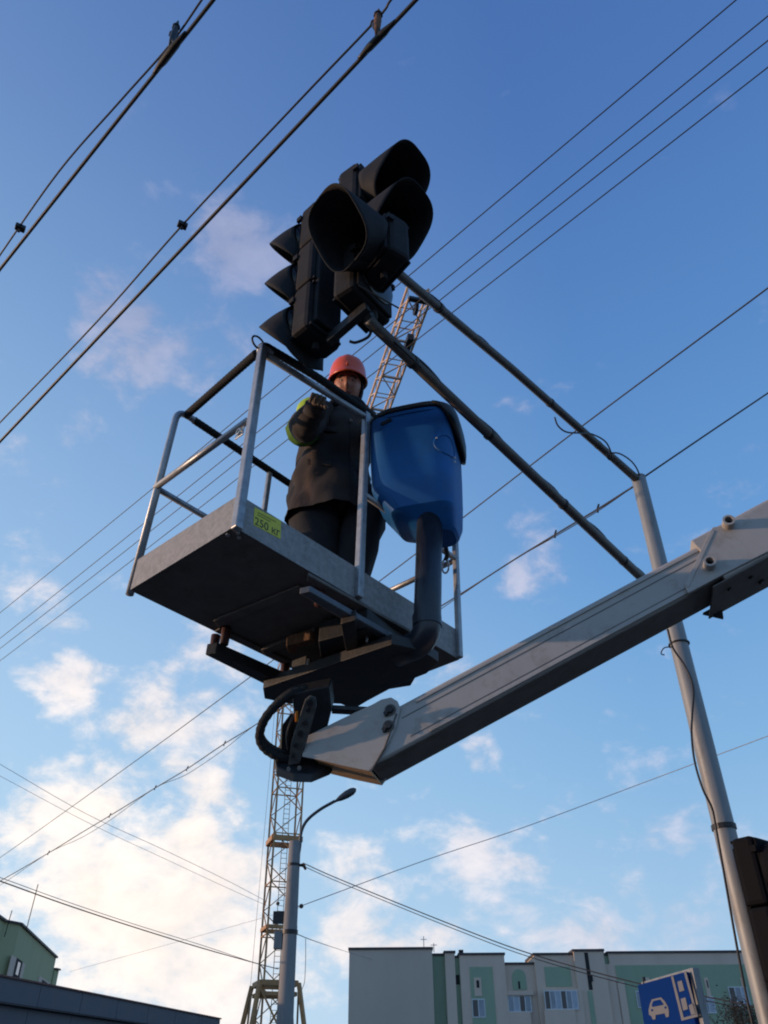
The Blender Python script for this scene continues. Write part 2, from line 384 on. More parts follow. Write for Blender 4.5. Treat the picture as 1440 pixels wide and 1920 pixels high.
window(884, 911, 1873, 1908, 0.75, 2)
block(945, 1002, 1809, 0.1, render_w)
a = fac(960, 1832, -0.1); b = fac(988, 1856, -0.1); rr_ = (b.x-a.x)/2
poly = [(a.x, YB-0.16, b.z), (b.x, YB-0.16, b.z), (b.x, YB-0.16, a.z)]+[(a.x+rr_+rr_*math.cos(t*math.pi/10), YB-0.16, a.z+rr_*math.sin(t*math.pi/10)) for t in range(1, 10)]+[(a.x, YB-0.16, a.z)]
obj('arched_niche', prism(poly, Y1*0.05), green, bld)
panel(971, 976, 1840, 1854, 0.165, darkhole, 0.02, 'vent_hole')
window(951, 998, 1866, 1898, 0.35, 4)
panel(949, 1000, 1898, 1960, 0.35, render_w, 0.3, 'balcony_front')
panel(949, 1000, 1858, 1866, 0.3, render_w, 0.3, 'balcony_head')
block(1001, 1076, 1791, 0.6, render_w)
panel(1020, 1073, 1813, 1850, 0.6, green)
window(1019, 1086, 1857, 1893, 1.3, 6)
panel(1020, 1086, 1893, 1960, 1.3, render_w, 0.1, 'balcony_front')
a = fac(1020, 1857); b = fac(1086, 1857)
obj('balcony_side', box((a.x, YB-1.24, 5), X1*(b.x-a.x), Y1*0.7, Z1*(a.z-5)), render_w, bld)
block(1075, 1131, 1784, 1.0, render_w)
panel(1101, 1124, 1858, 1960, 1.0, green)
panel(1102, 1104.5, 1786, 1856, 1.0, darkhole, 0.03, 'joint')
panel(1104, 1112, 1829, 1840, 1.02, darkhole, 0.08, 'vent_box')
block(1129, 1147, 1792, 0.1, green)
panel(1131, 1160, 1845, 1960, 0.12, green)
window(1137, 1160, 1897, 1930, 0.2, 2)
block(1140, 1480, 1788, 0.4, render_w)
panel(1153, 1480, 1810, 1960, 0.4, green)
panel(1157, 1189, 1840, 1960, 0.5, render_w)
panel(1149, 1153, 1808, 1960, 0.4, render_w, 0.12, 'downpipe')
vent(1213, 1218, 1838, 1852, 0.47); vent(1324, 1329, 1838, 1852, 0.47); vent(1392, 1397, 1838, 1852, 0.47)
window(1191, 1210, 1858, 1890, 0.5, 1)
window(1230, 1262, 1868, 1903, 0.5, 3); window(1314, 1344, 1868, 1900, 0.5, 2); window(1364, 1408, 1850, 1886, 0.5, 3)
for px, h in ((1128, 0.6), (862, 0.5)):
    a = fac(px, 1788, -0.5); obj('chimney', box((a.x, YB+0.5, a.z), X1*0.5, Y1*0.5, Z1*h), darkhole, bld)
# two more storeys' windows below the picture, repeated down the facade
for (x0, x1, n_, fr_) in ((884, 911, 2, .75), (951, 998, 4, .35), (1314, 1344, 2, .5), (1364, 1408, 3, .5), (1230, 1262, 3, .5)):
    a = fac(x0, 1873, -fr_)
    for dz in (3.0, 6.0):
        q = fac(x0, 1873, -fr_); w = fac(x1, 1873, -fr_).x-q.x
        f_ = obj('window', box((q.x, YB-fr_-0.07, q.z-dz-1.5), X1*w, Y1*0.02, Z1*1.5), glassm, bld)
for px, h in ((796, 1.6), (815, 0.9)):
    a = fac(px, 1782, 0); s_ = obj('antenna', tube([(a.x, YB+1.5, a.z), (a.x, YB+1.5, a.z+h)], 0.04, 6), darkhole, bld)
    obj('crossbar', tube([(a.x-.35, YB+1.5, a.z+h*.8), (a.x+.35, YB+1.5, a.z+h*.8)], 0.03, 6), darkhole, s_)

# ------------------------------------------------------------------ green building (left)
ZG = 11.5
g0 = atz(-120, 1640, ZG); g1 = atz(9, 1729, ZG); g2 = atz(38, 1730, ZG+0.15); g3 = atz(105, 1797, ZG)
gb = empty('green_apartment_building', (g1.x, g1.y, 0), 'moss green rendered block with pale window surrounds peering over the slate flat roof', 'building')
def vwall(name, a, b, z0, z1, mt, par, th=0.4, nrm=None, label=None):
    a = Vector((a.x, a.y, z0)); b = Vector((b.x, b.y, z0)); t = (b-a); n = t.cross(Z1).normalized() if nrm is None else nrm
    return obj(name, box(a, t, n*th, Z1*(z1-z0)), mt, par, label=label)
back = Vector((-0.5, 0.87, 0))
def gsolid(a, b, z1, mt):
    a = Vector((a.x, a.y, 0)); b = Vector((b.x, b.y, 0))
    bm = prism([a, b, b+Vector((-22, 3, 0)), a+Vector((-22, 3, 0))], Z1*z1); obj('wall', bm, mt, gb)
    bm = bmesh.new(); t = (b-a).normalized()
    obj('coping', bar(a+Z1*(z1+.08), b+Z1*(z1+.08), 0.35, 0.14), coping, gb)
gsolid(g1, g2, ZG, green2)
gsolid(g2+Vector((0, 0.02, 0)), g3, ZG, green2)
gsolid(g0, g1+Vector((-0.01, -.02, 0)), ZG, green2)
g4 = g3+(g3-g2).normalized()*0.9+X1*0.35
gsolid(g3+X1*0.10, g4, ZG-0.9, green2)
gd = (Vector((g3.x, g3.y, 0))-Vector((g2.x, g2.y, 0))).normalized(); gn = Vector((gd.y, -gd.x, 0))
if gn.x < 0: gn = -gn
def gpanel(x0, x1, yt, hgt, mt, off, name, wall0=g2, wn=gn, par=None):
    p = Vector((wall0.x, wall0.y, 0)); a = atplane(x0, yt, p, wn); b = atplane(x1, yt, p, wn)
    t = Vector((b.x-a.x, b.y-a.y, 0)); return obj(name, box(a+wn*(off-0.06)-Z1*hgt, t, wn*0.06, Z1*hgt), mt, par or gb), a, t
fr1 = gpanel(21, 50, 1790, 2.6, render_w, 0.06, 'window_surround')[0]
w1 = gpanel(30, 42, 1796, 1.25, darkhole, 0.10, 'window')[0]
gpanel(31.0, 36, 1803, 0.8, glassm, 0.13, 'pane', par=w1)
gpanel(73, 95, 1829, 2.4, render_w, 0.06, 'window_surround')
w2 = gpanel(78, 88, 1837, 1.2, darkhole, 0.10, 'window')[0]
gpanel(79, 83, 1842, 0.7, glassm, 0.13, 'pane', par=w2)
p_ = atz(12, 1726, ZG); obj('antenna', tube([(p_.x, p_.y+.3, ZG-1), (p_.x+.1, p_.y+.3, ZG+0.7)], 0.03, 6), darkhole, gb)
p_ = atz(50, 1741, ZG); q_ = atplane(62, 1658, p_, Y1); obj('mast_antenna', tube([p_, Vector((p_.x+.1, p_.y, q_.z))], 0.035, 6), wirem, gb)

# ------------------------------------------------------------------ low slate building (left foreground)
ZK = 4.4
k0 = atz(-260, 1780, ZK); k1 = atz(413, 1911, ZK)
kd = (k1-k0).normalized(); kn = Vector((kd.y, -kd.x, 0)).normalized()
if kn.dot(Vector((0, -1, 0))) < 0: kn = -kn
kb = empty('flat_roofed_building', (k0.x, k0.y, 0), 'low flat roofed building with slate blue fascia panels in the lower left corner', 'building')
ln = (k1-k0).length
np_ = 9
for i in range(np_):
    a = k0+kd*(ln*i/np_+0.01); obj('fascia_panel', box(a-Z1*0.62-kn*0.05, kd*(ln/np_-0.02), kn*0.05, Z1*0.62), clad, kb, bevel=0.004)
obj('roof', box(k0-kn*9, kd*ln, kn*8.94, Z1*(-0.5)), clad, kb)
obj('trim', bar(k0+Z1*0.02+kn*-0.01, k1+Z1*0.02+kn*-0.01, 0.16, 0.05), redtrim, kb)
obj('soffit', box(k0-Z1*0.66-kn*0.6, kd*ln, kn*0.6, Z1*0.03), coping, kb)
for i in range(np_):
    a = k0+kd*(ln*i/np_+0.01)-kn*0.28
    obj('wall_panel', box(a-Z1*ZK, kd*(ln/np_-0.02), -kn*0.08, Z1*(ZK-0.67)), clad, kb)
obj('wall', box(k0-kn*8.9-Z1*ZK, kd*(ln-0.1), kn*8.3, Z1*(ZK-0.7)), clad, kb)

# ------------------------------------------------------------------ tower crane
YC = 58.8
cr0 = aty(539, 1480, YC)
ca = R(19); e1 = Vector((math.cos(ca), math.sin(ca), 0)); e2 = Vector((-math.sin(ca), math.cos(ca), 0))
MW = 0.92
crane = empty('tower_crane', (cr0.x, YC, 0), 'ochre lattice tower crane rising behind the lift with its jib pointing overhead', 'tower crane')
zt = 30.8; base = Vector((cr0.x, YC, 0))
corner = [base+e1*(i*MW)+e2*(j*MW) for i, j in ((-1, -1), (1, -1), (1, 1), (-1, 1))]
for c_ in corner: obj('mast_chord', bar(c_+Z1*0.0, c_+Z1*zt, 0.12, 0.12, Y1), crane_m, crane)
bm = bmesh.new(); z = 0.5; k = 0; step = 1.55
while z < zt-step:
    for i in range(4):
        a, b = corner[i], corner[(i+1) % 4]
        if (k+i) % 2: a, b = b, a
        bar(a+Z1*z, b+Z1*(z+step), 0.06, 0.06, bm=bm)
        if k % 2 == 0: bar(a+Z1*z, b+Z1*z, 0.07, 0.07, bm=bm)
    z += step; k += 1
obj('mast_bracing', bm, crane_m, crane, kind='stuff')
bm = bmesh.new()   # ladder
for s_ in (-0.2, 0.2): bar(base+e1*s_-e2*0.2+Z1*1, base+e1*s_-e2*0.2+Z1*zt, 0.04, bm=bm)
for i in range(90): bar(base-e1*0.2-e2*0.2+Z1*(1+i*0.33), base+e1*0.2-e2*0.2+Z1*(1+i*0.33), 0.03, bm=bm)
obj('ladder', bm, crane_m, crane, kind='stuff')
def collar(py, hh, ex, name='collar'):
    zc = aty(530, py, YC).z; bm = bmesh.new()
    for i in range(4):
        a = base+(corner[i]-base)*ex; b = base+(corner[(i+1) % 4]-base)*ex
        bar(a+Z1*zc, b+Z1*zc, 0.2, hh, bm=bm)
    obj(name, bm, crane_m, crane); return zc
collar(1578, 0.34, 1.08); collar(1742, 0.22, 1.02); zc = collar(1846, 0.30, 1.25, 'base_collar'); collar(1866, 0.22, 1.2)
for i in range(4):
    a = base+(corner[i]-base)*1.35+Z1*zc; b = base+(corner[i]-base)*2.6; b.z = 0
    obj('brace_leg', bar(a, b, 0.22, 0.22), crane_m, crane)
for i in range(4):
    a = base+(corner[i]-base)*1.35+Z1*(zc-.2); b = base+(corner[(i+1) % 4]-base)*2.3; b.z = 1.2
    obj('brace_leg', bar(a, b, 0.12, 0.12), crane_m, crane)
# jib: level lattice girder from the mast towards the camera
ZJ = 31.2
jt = atz(786, 563, ZJ); jb = Vector((base.x, base.y, ZJ)); jd = (jt-jb); jl = jd.length; jd.normalize(); js = jd.cross(Z1).normalized()
hw = 0.50; hh = 0.95
ch = {}
for nme, s_, zz in (('a', -1, 0), ('b', 1, 0), ('c', -1, 1), ('d', 1, 1)):
    o_ = js*hw*s_+Z1*hh*zz; ch[nme] = o_
    obj('jib_chord', tube([jb+o_-jd*9, jt+o_], 0.062, 8), jib_m, crane)
bm = bmesh.new(); n_ = int(jl/1.25)
for i in range(n_):
    p = jt-jd*(1.25*i+0.1); q = p-jd*1.25; r_ = p-jd*0.62
    if i % 2 == 0: bar(p+ch['a'], p+ch['b'], 0.10, 0.10, bm=bm)
    else: bar(p+ch['a'], p+ch['b'], 0.04, 0.04, bm=bm)
    bar(p+ch['c'], p+ch['d'], 0.05, 0.05, bm=bm)
    for s1 in (('a', 'b') if i % 2 else ('b', 'a'), ): bar(p+ch[s1[0]], q+ch[s1[1]], 0.05, 0.05, bm=bm)
    bar(p+ch['a'], q+ch['c'], 0.05, 0.05, bm=bm); bar(p+ch['b'], q+ch['d'], 0.05, 0.05, bm=bm)
    bar(p+ch['a'], p+ch['c'], 0.05, 0.05, bm=bm); bar(p+ch['b'], p+ch['d'], 0.05, 0.05, bm=bm)
    bar(q+ch['a'], p+ch['c'], 0.035, 0.035, bm=bm)
obj('jib_bracing', bm, jib_m, crane, kind='stuff')
p = jt-jd*0.5
obj('jib_end_frame', bar(jt+ch['a'], jt+ch['b'], 0.2, 0.16), blacks, crane)
obj('trolley_sheave', pucks(p+Z1*-0.05-js*0.05, js, 0.3, 0.14), blacks, crane)
p = jt-jd*2.7-js*0.25
obj('trolley_motor', cbox(p+Z1*0.1, jd*0.8, js*0.3, Z1*0.4), blacks, crane)
a = atd(508, 1420, 55); b = atd(462, 1935, 44)
top('hoist_rope', tube([a+Z1*8, a, b], 0.012, 5), wirem, 'thin hoist rope hanging just left of the crane mast', 'rope', kind=None)

# ------------------------------------------------------------------ street lamp
YL = 24.0
lt = aty(553, 1578, YL); lb = aty(526, 1920, YL)
lamp = empty('street_lamp', (lt.x, YL, 0), 'grey concrete lamp post with a curved arm and dark leaf shaped head', 'street lamp')
wt = 0.155*1.05; wb = 0.24
obj('pole', tube([(lt.x, YL, 0), (lt.x, YL, lt.z)], [wb*1.05, wt], 20), conc, lamp, smooth=True, auto=40)
arm_pts = [aty(*q, YL) for q in ((556, 1620), (562, 1590), (565, 1560), (576, 1538), (600, 1518), (628, 1502))]
obj('arm', tube(curve(arm_pts, 6), 0.045, 10), lampm, lamp, smooth=True)
p0, p1 = aty(626, 1504, YL), aty(668, 1479, YL); dd = (p1-p0)
rings = []
for t, r_ in ((0, .05), (.12, .07), (.3, .14), (.55, .19), (.8, .18), (.93, .12), (1, .02)):
    s_, u_ = frame(dd); rings.append([p0+dd*t+s_*math.cos(k*math.pi/6)*r_*0.5+u_*math.sin(k*math.pi/6)*r_ *0.62 for k in range(12)])
hd = obj('lamp_head', loft(rings), lampm, lamp, smooth=True)
def band(px, py, r_, h_, par, mt=blacks):
    q = aty(px, py, YL); return obj('band', tube([(lt.x, YL, q.z-h_/2), (lt.x, YL, q.z+h_/2)], r_, 20), mt, par)
band(535, 1748, .215, .1, lamp); band(550, 1622, .18, .07, lamp)
q = aty(520, 1728, YL); obj('bracket', box(q+Vector((-.12, -.05, -.05)), X1*.4, Y1*.12, Z1*.3), blacks, lamp)
q = aty(520, 1760, YL); obj('junction_box', box(q+Vector((-.08, -.1, -.25)), X1*.22, Y1*.2, Z1*.42), conc, lamp, bevel=.01)
q = aty(567, 1622, YL); obj('insulator', tube([q-X1*.12, q+X1*.04, q+Vector((.1, 0, -.12))], [.03, .06, .03], 8), ceram, lamp)
q = aty(521, 1694, YL); obj('insulator', ball(q, .05), ceram, lamp)
q = aty(565, 1699, YL); i_ = obj('insulator', ball(q, .06), ceram, lamp); obj('tie', tube([q, Vector((lt.x, YL, q.z))], .012, 5), wirem, i_)

# ------------------------------------------------------------------ overhead wires
def wire(name, pts, r, label, cat='wire', group=None, mt=wirem, n=6, seg=6):
    return top(name, tube(curve(pts, n), r, seg), mt, label, cat, group, smooth=True)
def zw(px, z): return [atz(a, b, z) for a, b in px]
# trolley wires
GT = 'contact wires of the trolley line'
c1 = [(440, -58), (400, 0), (200, 252), (0, 505), (-60, 580)]
c2 = [(840, -62), (780, 0), (400, 404), (0, 828), (-60, 890)]
s1 = [(415, -54), (378, 0), (318, 85), (225, 190), (110, 322), (0, 478), (-60, 566)]
s2 = [(785, -60), (733, 0), (705, 38), (560, 190), (342, 422), (180, 605), (0, 792), (-60, 853)]
w_c1 = wire('contact_wire', zw(c1, 5.7), .0095, 'thick contact wire crossing the top left corner', 'overhead wire', None)
w_c2 = wire('contact_wire', zw(c2, 5.7), .0105, 'thick contact wire crossing the sky left of the traffic lights', 'overhead wire', None)
w_s1 = wire('suspension_wire', zw(s1, 5.9), .0055, 'thin suspension wire just above the top left contact wire', 'overhead wire', None)
w_s2 = wire('suspension_wire', zw(s2, 5.9), .0062, 'thin suspension wire running above the longer contact wire', 'overhead wire', None)
def splice(par, a, b, r_, z=5.7):
    p, q = atz(*a, z), atz(*b, z); t = q-p
    obj('splice_sleeve', tube([p, p+t*.08, p+t*.3, p+t*.7, p+t*.92, q], [r_*.6, r_*.8, r_*1.5, r_*1.5, r_*.8, r_*.6], 10), blacks, par, smooth=True)
splice(w_c1, (348, 60), (288, 138), .013); splice(w_c2, (742, 38), (672, 110), .013)
def hanger(par, px, py, px2, py2, s_, mtx):
    a = atz(px, py, 5.9); b = atz(px2, py2, 5.7); t = b-a
    body = obj('clamp', tube([a-t*.35, a-t*.1, a+t*.2, a+t*.55, b], [.008*s_, .022*s_, .03*s_, .026*s_, .012*s_], 10), mtx, par, smooth=True)
    obj('bolt', tube([a-X1*.035*s_, a+X1*.035*s_], .009*s_, 8), blacks, body)
    obj('ring', tube([a+Vector((.02*math.cos(k)*s_*1.5, .02*math.sin(k)*s_*1.5, .01)) for k in [i*math.pi/6 for i in range(13)]], .006*s_, 6), blacks, body)
hanger(w_s1, 330, 52, 318, 88, .55, blacks); hanger(w_s1, 323, 66, 326, 80, 0.5, blacks)
hanger(w_s2, 709, 30, 706, 66, .65, rust); hanger(w_s2, 702, 46, 712, 62, 0.6, blacks)
for par, (px, py) in ((w_s1, (38, 427)), (w_s2, (342, 422))):
    q = atz(px, py, 5.9); b_ = obj('wire_clamp', cbox(q, Vector((.05, .03, 0)), Vector((-.02, .035, 0)), Z1*.03), blacks, par, bevel=.004)
    obj('bolt', tube([q+Z1*.02, q-Z1*.04], .008, 6), blacks, b_)
GP = 'four parallel thin cables behind the lift'
quad = [([(1500, -102), (1380, 0), (900, 405), (560, 690), (230, 962), (0, 1149), (-80, 1214)], 'topmost'),
        ([(1520, -32), (1440, 30), (900, 471), (560, 748), (230, 1013), (0, 1197), (-80, 1260)], 'second from the top'),
        ([(1520, 12), (1440, 76), (900, 503), (560, 775), (230, 1037), (0, 1216), (-80, 1278)], 'third from the top'),
        ([(1520, 62), (1440, 126), (900, 546), (560, 808), (230, 1064), (0, 1239), (-80, 1299)], 'lowest')]
for p_, w_ in quad:
    wire('cable', zw(p_, 9.0), .0068, 'thin cable behind the lift, %s of four parallel ones' % w_, 'cable', GP)
wire('cable', zw([(1520, 478), (1440, 540), (1090, 800), (865, 973), (715, 1087), (475, 1265), (240, 1437), (0, 1608), (-80, 1660)], 7.2), .0078, 'dark plain cable crossing behind both signal arms and under the basket', 'cable')
wire('cable', [atd(1520, 683, 6.9), atd(1440, 737, 6.7), atd(1330, 811, 6.35), atd(1205, 896, 5.98)], .0068, 'cable running up right from the top of the signal pole', 'cable')
# twisted pair from the pole to the lower left
pz = [(1188, 912), (1120, 955), (1040, 1003), (960, 1052), (860, 1116), (700, 1215), (490, 1352), (420, 1395), (350, 1442), (290, 1478), (205, 1530), (150, 1563), (90, 1600), (0, 1652), (-70, 1690)]
dl = [6.0+ (1188-q[0])/1188*9.5 for q in pz]
mp_ = [atd(q[0], q[1], d_) for q, d_ in zip(pz, dl)]
tw = wire('cable', mp_, .0075, 'dark cable with thinner line twisted round it, from signal pole to left edge', 'cable')
dn = curve([p+Z1*(-.045*(1 if i % 3 else -.0)*(0.4 if i < 5 else 2.0)) for i, p in enumerate(mp_)], 5)
obj('carried_line', tube(dn, .0045, 5), wirem, tw, smooth=True)
for i in (1, 2, 4, 7, 8, 9, 10, 12):
    obj('wire_tie', tube([mp_[i]+Z1*.05+X1*.02, mp_[i], mp_[i]-Z1*.03], .009, 5), wirem, tw)
wd = [atd(-40, 1640, 15.5), atd(0, 1652, 15.8), atd(120, 1695, 17), atd(250, 1738, 18.5), atd(380, 1778, 20), atd(480, 1806, 22), atd(522, 1817, 23.4)]
wire('cable', wd, .012, 'sagging cable from the left edge to the lamp post', 'cable')
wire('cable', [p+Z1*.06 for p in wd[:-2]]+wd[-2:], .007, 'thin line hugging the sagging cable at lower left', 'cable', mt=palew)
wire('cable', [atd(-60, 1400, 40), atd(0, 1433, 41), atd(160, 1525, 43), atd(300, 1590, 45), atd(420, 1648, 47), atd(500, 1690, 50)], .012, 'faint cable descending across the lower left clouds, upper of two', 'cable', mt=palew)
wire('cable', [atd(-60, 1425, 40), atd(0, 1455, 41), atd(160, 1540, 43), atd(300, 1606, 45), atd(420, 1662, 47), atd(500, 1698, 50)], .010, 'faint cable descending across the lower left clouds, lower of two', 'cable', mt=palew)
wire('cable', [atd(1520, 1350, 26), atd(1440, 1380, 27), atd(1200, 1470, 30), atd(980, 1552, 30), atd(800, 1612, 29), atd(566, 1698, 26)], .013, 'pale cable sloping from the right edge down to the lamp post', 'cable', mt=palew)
wl = [atd(568, 1618, 20.6), atd(640, 1650, 20.0), atd(850, 1735, 18.5), atd(1000, 1790, 17.5), atd(1190, 1842, 16), atd(1340, 1872, 15), atd(1500, 1905, 14)]
w_ = wire('cable', wl, .013, 'twin cable running right from the top of the lamp post towards the road sign', 'cable')
obj('carried_line', tube(curve([p-Z1*.07 for p in wl], 5), .009, 5), wirem, w_)
wire('cable', [atd(553, 1750, 22.6), atd(600, 1768, 30), atd(655, 1786, 60), atd(700, 1800, 88)], .012, 'thin cable from the lamp post band to the blank end wall', 'cable')
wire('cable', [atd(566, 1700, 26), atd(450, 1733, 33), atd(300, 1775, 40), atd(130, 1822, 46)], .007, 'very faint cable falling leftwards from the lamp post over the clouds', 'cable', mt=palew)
wire('cable', [atd(573, 1760, 22), atd(573, 1800, 22), atd(571, 1840, 22), atd(566, 1855, 22)], .008, 'loose cable end dangling right of the lamp post', 'cable')

# ------------------------------------------------------------------ signal mast (pole with two arms)
YP = 4.73
pt = aty(1197, 898, YP); pbx = aty(1355, 1540, YP).x; px_ = (pt.x+pbx)/2
mast = empty('signal_mast', (px_, YP, 0), 'grey steel signal pole with two long tube arms reaching left over the basket', 'pole')
obj('pole', tube([(px_, YP, 0), (px_, YP, pt.z*.62), (px_, YP, pt.z)], [.066, .060, .052], 28), pole_m, mast, smooth=True, auto=50)
obj('pole_cap', tube([(px_, YP, pt.z), (px_, YP, pt.z+.012), (px_, YP, pt.z+.03)], [.054, .054, .02], 24), pole_m, mast)
ua = [Vector((px_-.03, YP-.03, pt.z-.02)), atd(1130, 842, 5.72), atd(960, 692, 4.82), atd(800, 558, 4.12), atd(748, 514, 3.9), atd(705, 478, 3.78)]
la_z = 4.24
l0 = atz(1245, 1140, la_z)
l0 = Vector((px_, YP, aty(1238, 1132, YP).z)); l1 = atd(690, 600, 3.42); l2 = atd(655, 567, 3.36)
obj('arm', tube(ua, [.030, .028, .025, .024, .024, .024], 16), arm_m, mast, smooth=True)
obj('arm', tube([l0, l0.lerp(l1, .5), l1], [.031, .0275, .025], 16), arm_m, mast, smooth=True)
def cuff(p, t, r_, h_=.03, mt=blacks): return obj('pipe_band', tube([p-t.normalized()*h_/2, p+t.normalized()*h_/2], r_, 16), mt, mast)
def lerp_pts(P, s_):
    d_ = [(b-a).length for a, b in zip(P, P[1:])]; s_ *= sum(d_)
    for a, b, q in zip(P, P[1:], d_):
        if s_ <= q: return a.lerp(b, s_/q), (b-a)
        s_ -= q
    return P[-1], P[-1]-P[-2]
for s_ in (.17, .40, .82): p, t = lerp_pts(ua, s_); cuff(p, t, .0295, .02)
for s_ in (.22, .46, .70, .90): p, t = lerp_pts([l0, l1], s_); cuff(p, t, .0315, .016)
# cables strapped on the arms
def clingy(P, r_, off, n_, name='arm_cable'):
    pts = []
    for i in range(n_+1):
        p, t = lerp_pts(P, i/n_*0.995); s_, u_ = frame(t); up_ = s_.cross(t).normalized()
        if up_.z < 0: up_ = -up_
        w = off+(.003*math.sin(i*2.1)+.009*max(0, math.sin(i*.9)))
        pts.append(p+up_*w+s_*.012*math.sin(i*1.3))
    return obj(name, tube(curve(pts, 3), r_, 7), cable, mast, smooth=True)
clingy([l0, l1], .0062, .033, 26); clingy(ua[2:], .0045, .028, 14)
# loops near the pole top
def loop(px): return [atd(a, b, d_) for a, b, d_ in px]
obj('cable_loop', tube(curve(loop([(1040, 782, 5.2), (1046, 798, 5.2), (1062, 810, 5.2), (1088, 812, 5.3), (1110, 814, 5.45), (1135, 828, 5.55), (1146, 850, 5.6), (1143, 862, 5.65), (1138, 852, 5.62), (1160, 850, 5.7), (1185, 866, 5.85), (1198, 888, 5.95), (1196, 905, 5.98)]), 5), .0055, 7), cable, mast, smooth=True)
# cable down the pole
cd = [(1252, 1180, -.075), (1262, 1215, -.075), (1285, 1250, -.08), (1300, 1290, -.085), (1298, 1340, -.09), (1297, 1380, -.10), (1303, 1430, -.11), (1318, 1480, -.11), (1335, 1515, -.09), (1344, 1560, -.07), (1365, 1680, -.075), (1392, 1830, -.075), (1420, 1960, -.075)]
obj('down_cable', tube(curve([aty(a, b, YP+o_) for a, b, o_ in cd], 5), .0065, 7), cable, mast, smooth=True)
for py in (1208, 1552):
    q = aty(1270, py, YP); cuff(Vector((px_, YP, q.z)), Z1, .068, .028 if py > 1500 else .008)
q = aty(1262, 1213, YP-.07); obj('tie_end', tube(curve([q, q+Vector((-.06, -.01, -.01)), q+Vector((-.09, -.01, -.05)), q+Vector((-.07, -.01, -.06))], 4), .004, 5), cable, mast)
# bracket column that carries the heads
colx, coly = -.045, 2.32
for zz in (4.20, 5.05):
    pass
obj('bracket_column', tube([(colx, coly, 4.30), (colx, coly, 5.28)], .024, 12), blacks, mast, smooth=True)
a = atd(690, 575, 3.42); b = atd(615, 640, 3.50)
obj('bracket', bar(a, b, .035, .05), blacks, mast, bevel=.003)
a = atd(748, 514, 3.9)
obj('bracket', bar(a, Vector((colx, coly, 4.95)), .04, .05), blacks, mast)
obj('bracket', bar(Vector((colx, coly, 4.3)), l1, .04, .05), blacks, mast)
obj('stay_wire', tube([atd(672, 535, 3.3), atd(748, 578, 3.35)], .004, 6), wirem, mast)

# ------------------------------------------------------------------ traffic lights
def signal(name, label, lens_c, f, nsec, pitch, w, dep, rad, vl, visors, cut=.35, group='traffic light heads on the bracket', hm=None, yaw_flare=1.06, sqn=2.0):
    """lens_c = centre of the top lens on the front face; f = horizontal facing direction"""
    hm = hm or signal_m; f = Vector((f[0], f[1], 0)).normalized(); s = f.cross(Z1).normalized()
    t = empty(name, lens_c-Z1*pitch*nsec, label, 'traffic light', group)
    for i in range(nsec):
        c = Vector(lens_c)-Z1*pitch*i
        obj('housing', cbox(c-f*dep/2, s*w, f*dep, Z1*(pitch-.006)), hm, t, bevel=.022)
        d = obj('door', cbox(c+f*.008, s*(w-.03), f*.016, Z1*(pitch-.03)), hm, t, bevel=.008)
        for e in (-1, 1): obj('latch', cbox(c+s*e*(w/2+.002)+Z1*pitch*.28, s*.016, f*.03, Z1*.03), hm, d)
        obj('lens', loft([disc_ring(c+f*(.016+.018*math.sin(k*math.pi/10)), f, rad*math.cos(k*math.pi/10)+.001, 24) for k in range(0, 6)]), lens_m, t, smooth=True)
        for hz in (-.5, .5): obj('rib', cbox(c-f*(dep+.004)+Z1*pitch*hz*.9, s*(w*.86), f*.012, Z1*.012), hm, t)
        if visors[i]:
            bm = bmesh.new(); n = 40; rows = 7; V = []
            for j in range(rows):
                row = []
                for k in range(n+1):
                    th = -math.pi+2*math.pi*k/n
                    ln_ = vl*(cut+(1-cut)*(0.5+0.5*math.copysign(abs(math.cos(th))**(2/sqn), math.cos(th)))) if cut > 0 else vl*max(0.02, (0.5+0.5*math.cos(th))**1.0-0.10)
                    q = j/(rows-1); rr = (rad+.012)*(1+(yaw_flare-1)*q)
                    sx = math.copysign(abs(math.sin(th))**(2/sqn), math.sin(th)); cx = math.copysign(abs(math.cos(th))**(2/sqn), math.cos(th))
                    sx = math.sin(th)*(1-q)+sx*q; cx = math.cos(th)*(1-q)+cx*q
                    row.append(bm.verts.new(c+f*(.016+ln_*q)+s*sx*rr+Z1*(cx*rr-(.02 if cut > 0 else .045)*q*q*vl/.2)))
                V.append(row)
            for j in range(rows-1):
                for k in range(n): bm.faces.new((V[j][k], V[j][k+1], V[j+1][k+1], V[j+1][k]))
            o = obj('visor', bm, [hm, visor_in], t, smooth=True)
            sf = o.modifiers.new('thickness', 'SOLIDIFY'); sf.thickness = .004; sf.offset = 0; sf.material_offset = 0
    # rear spine
    zc = Vector(lens_c)-Z1*pitch*(nsec-1)/2
    obj('back_cover', cbox(zc-f*(dep+.010), s*w*.7, f*.03, Z1*(pitch*nsec-.08)), hm, t, bevel=.008)
    bt = Vector(lens_c)-Z1*pitch*(nsec-.5)
    obj('cable_gland', tube([bt-f*dep/2, bt-f*dep/2-Z1*.04], .016, 8), hm, t)
    return t
fL = Vector((-.72, .69, 0)).normalized()
signal('traffic_light', 'three section traffic light facing away left with three pointed hoods, above the rail', atd(590, 456, 4.0), fL, 3, .310, .205, .115, .110, .255, (1, 1, 1), cut=0, yaw_flare=1.36)
fR = Vector((.80, -.60, 0)).normalized()
signal('traffic_light', 'tall traffic light with two big round hoods facing right, top of the cluster', atd(700, 372, 3.90), fR, 3, .315, .27, .12, .122, .27, (1, 1, 0), cut=.22, sqn=3.0)
fM = Vector((-.80, -.60, 0)).normalized()
signal('traffic_light', 'single section traffic light with a wide hood facing left towards the viewer', atd(700, 464, 3.46), fM, 1, .27, .24, .11, .112, .27, (1,), cut=.30, sqn=3.2, yaw_flare=1.12)
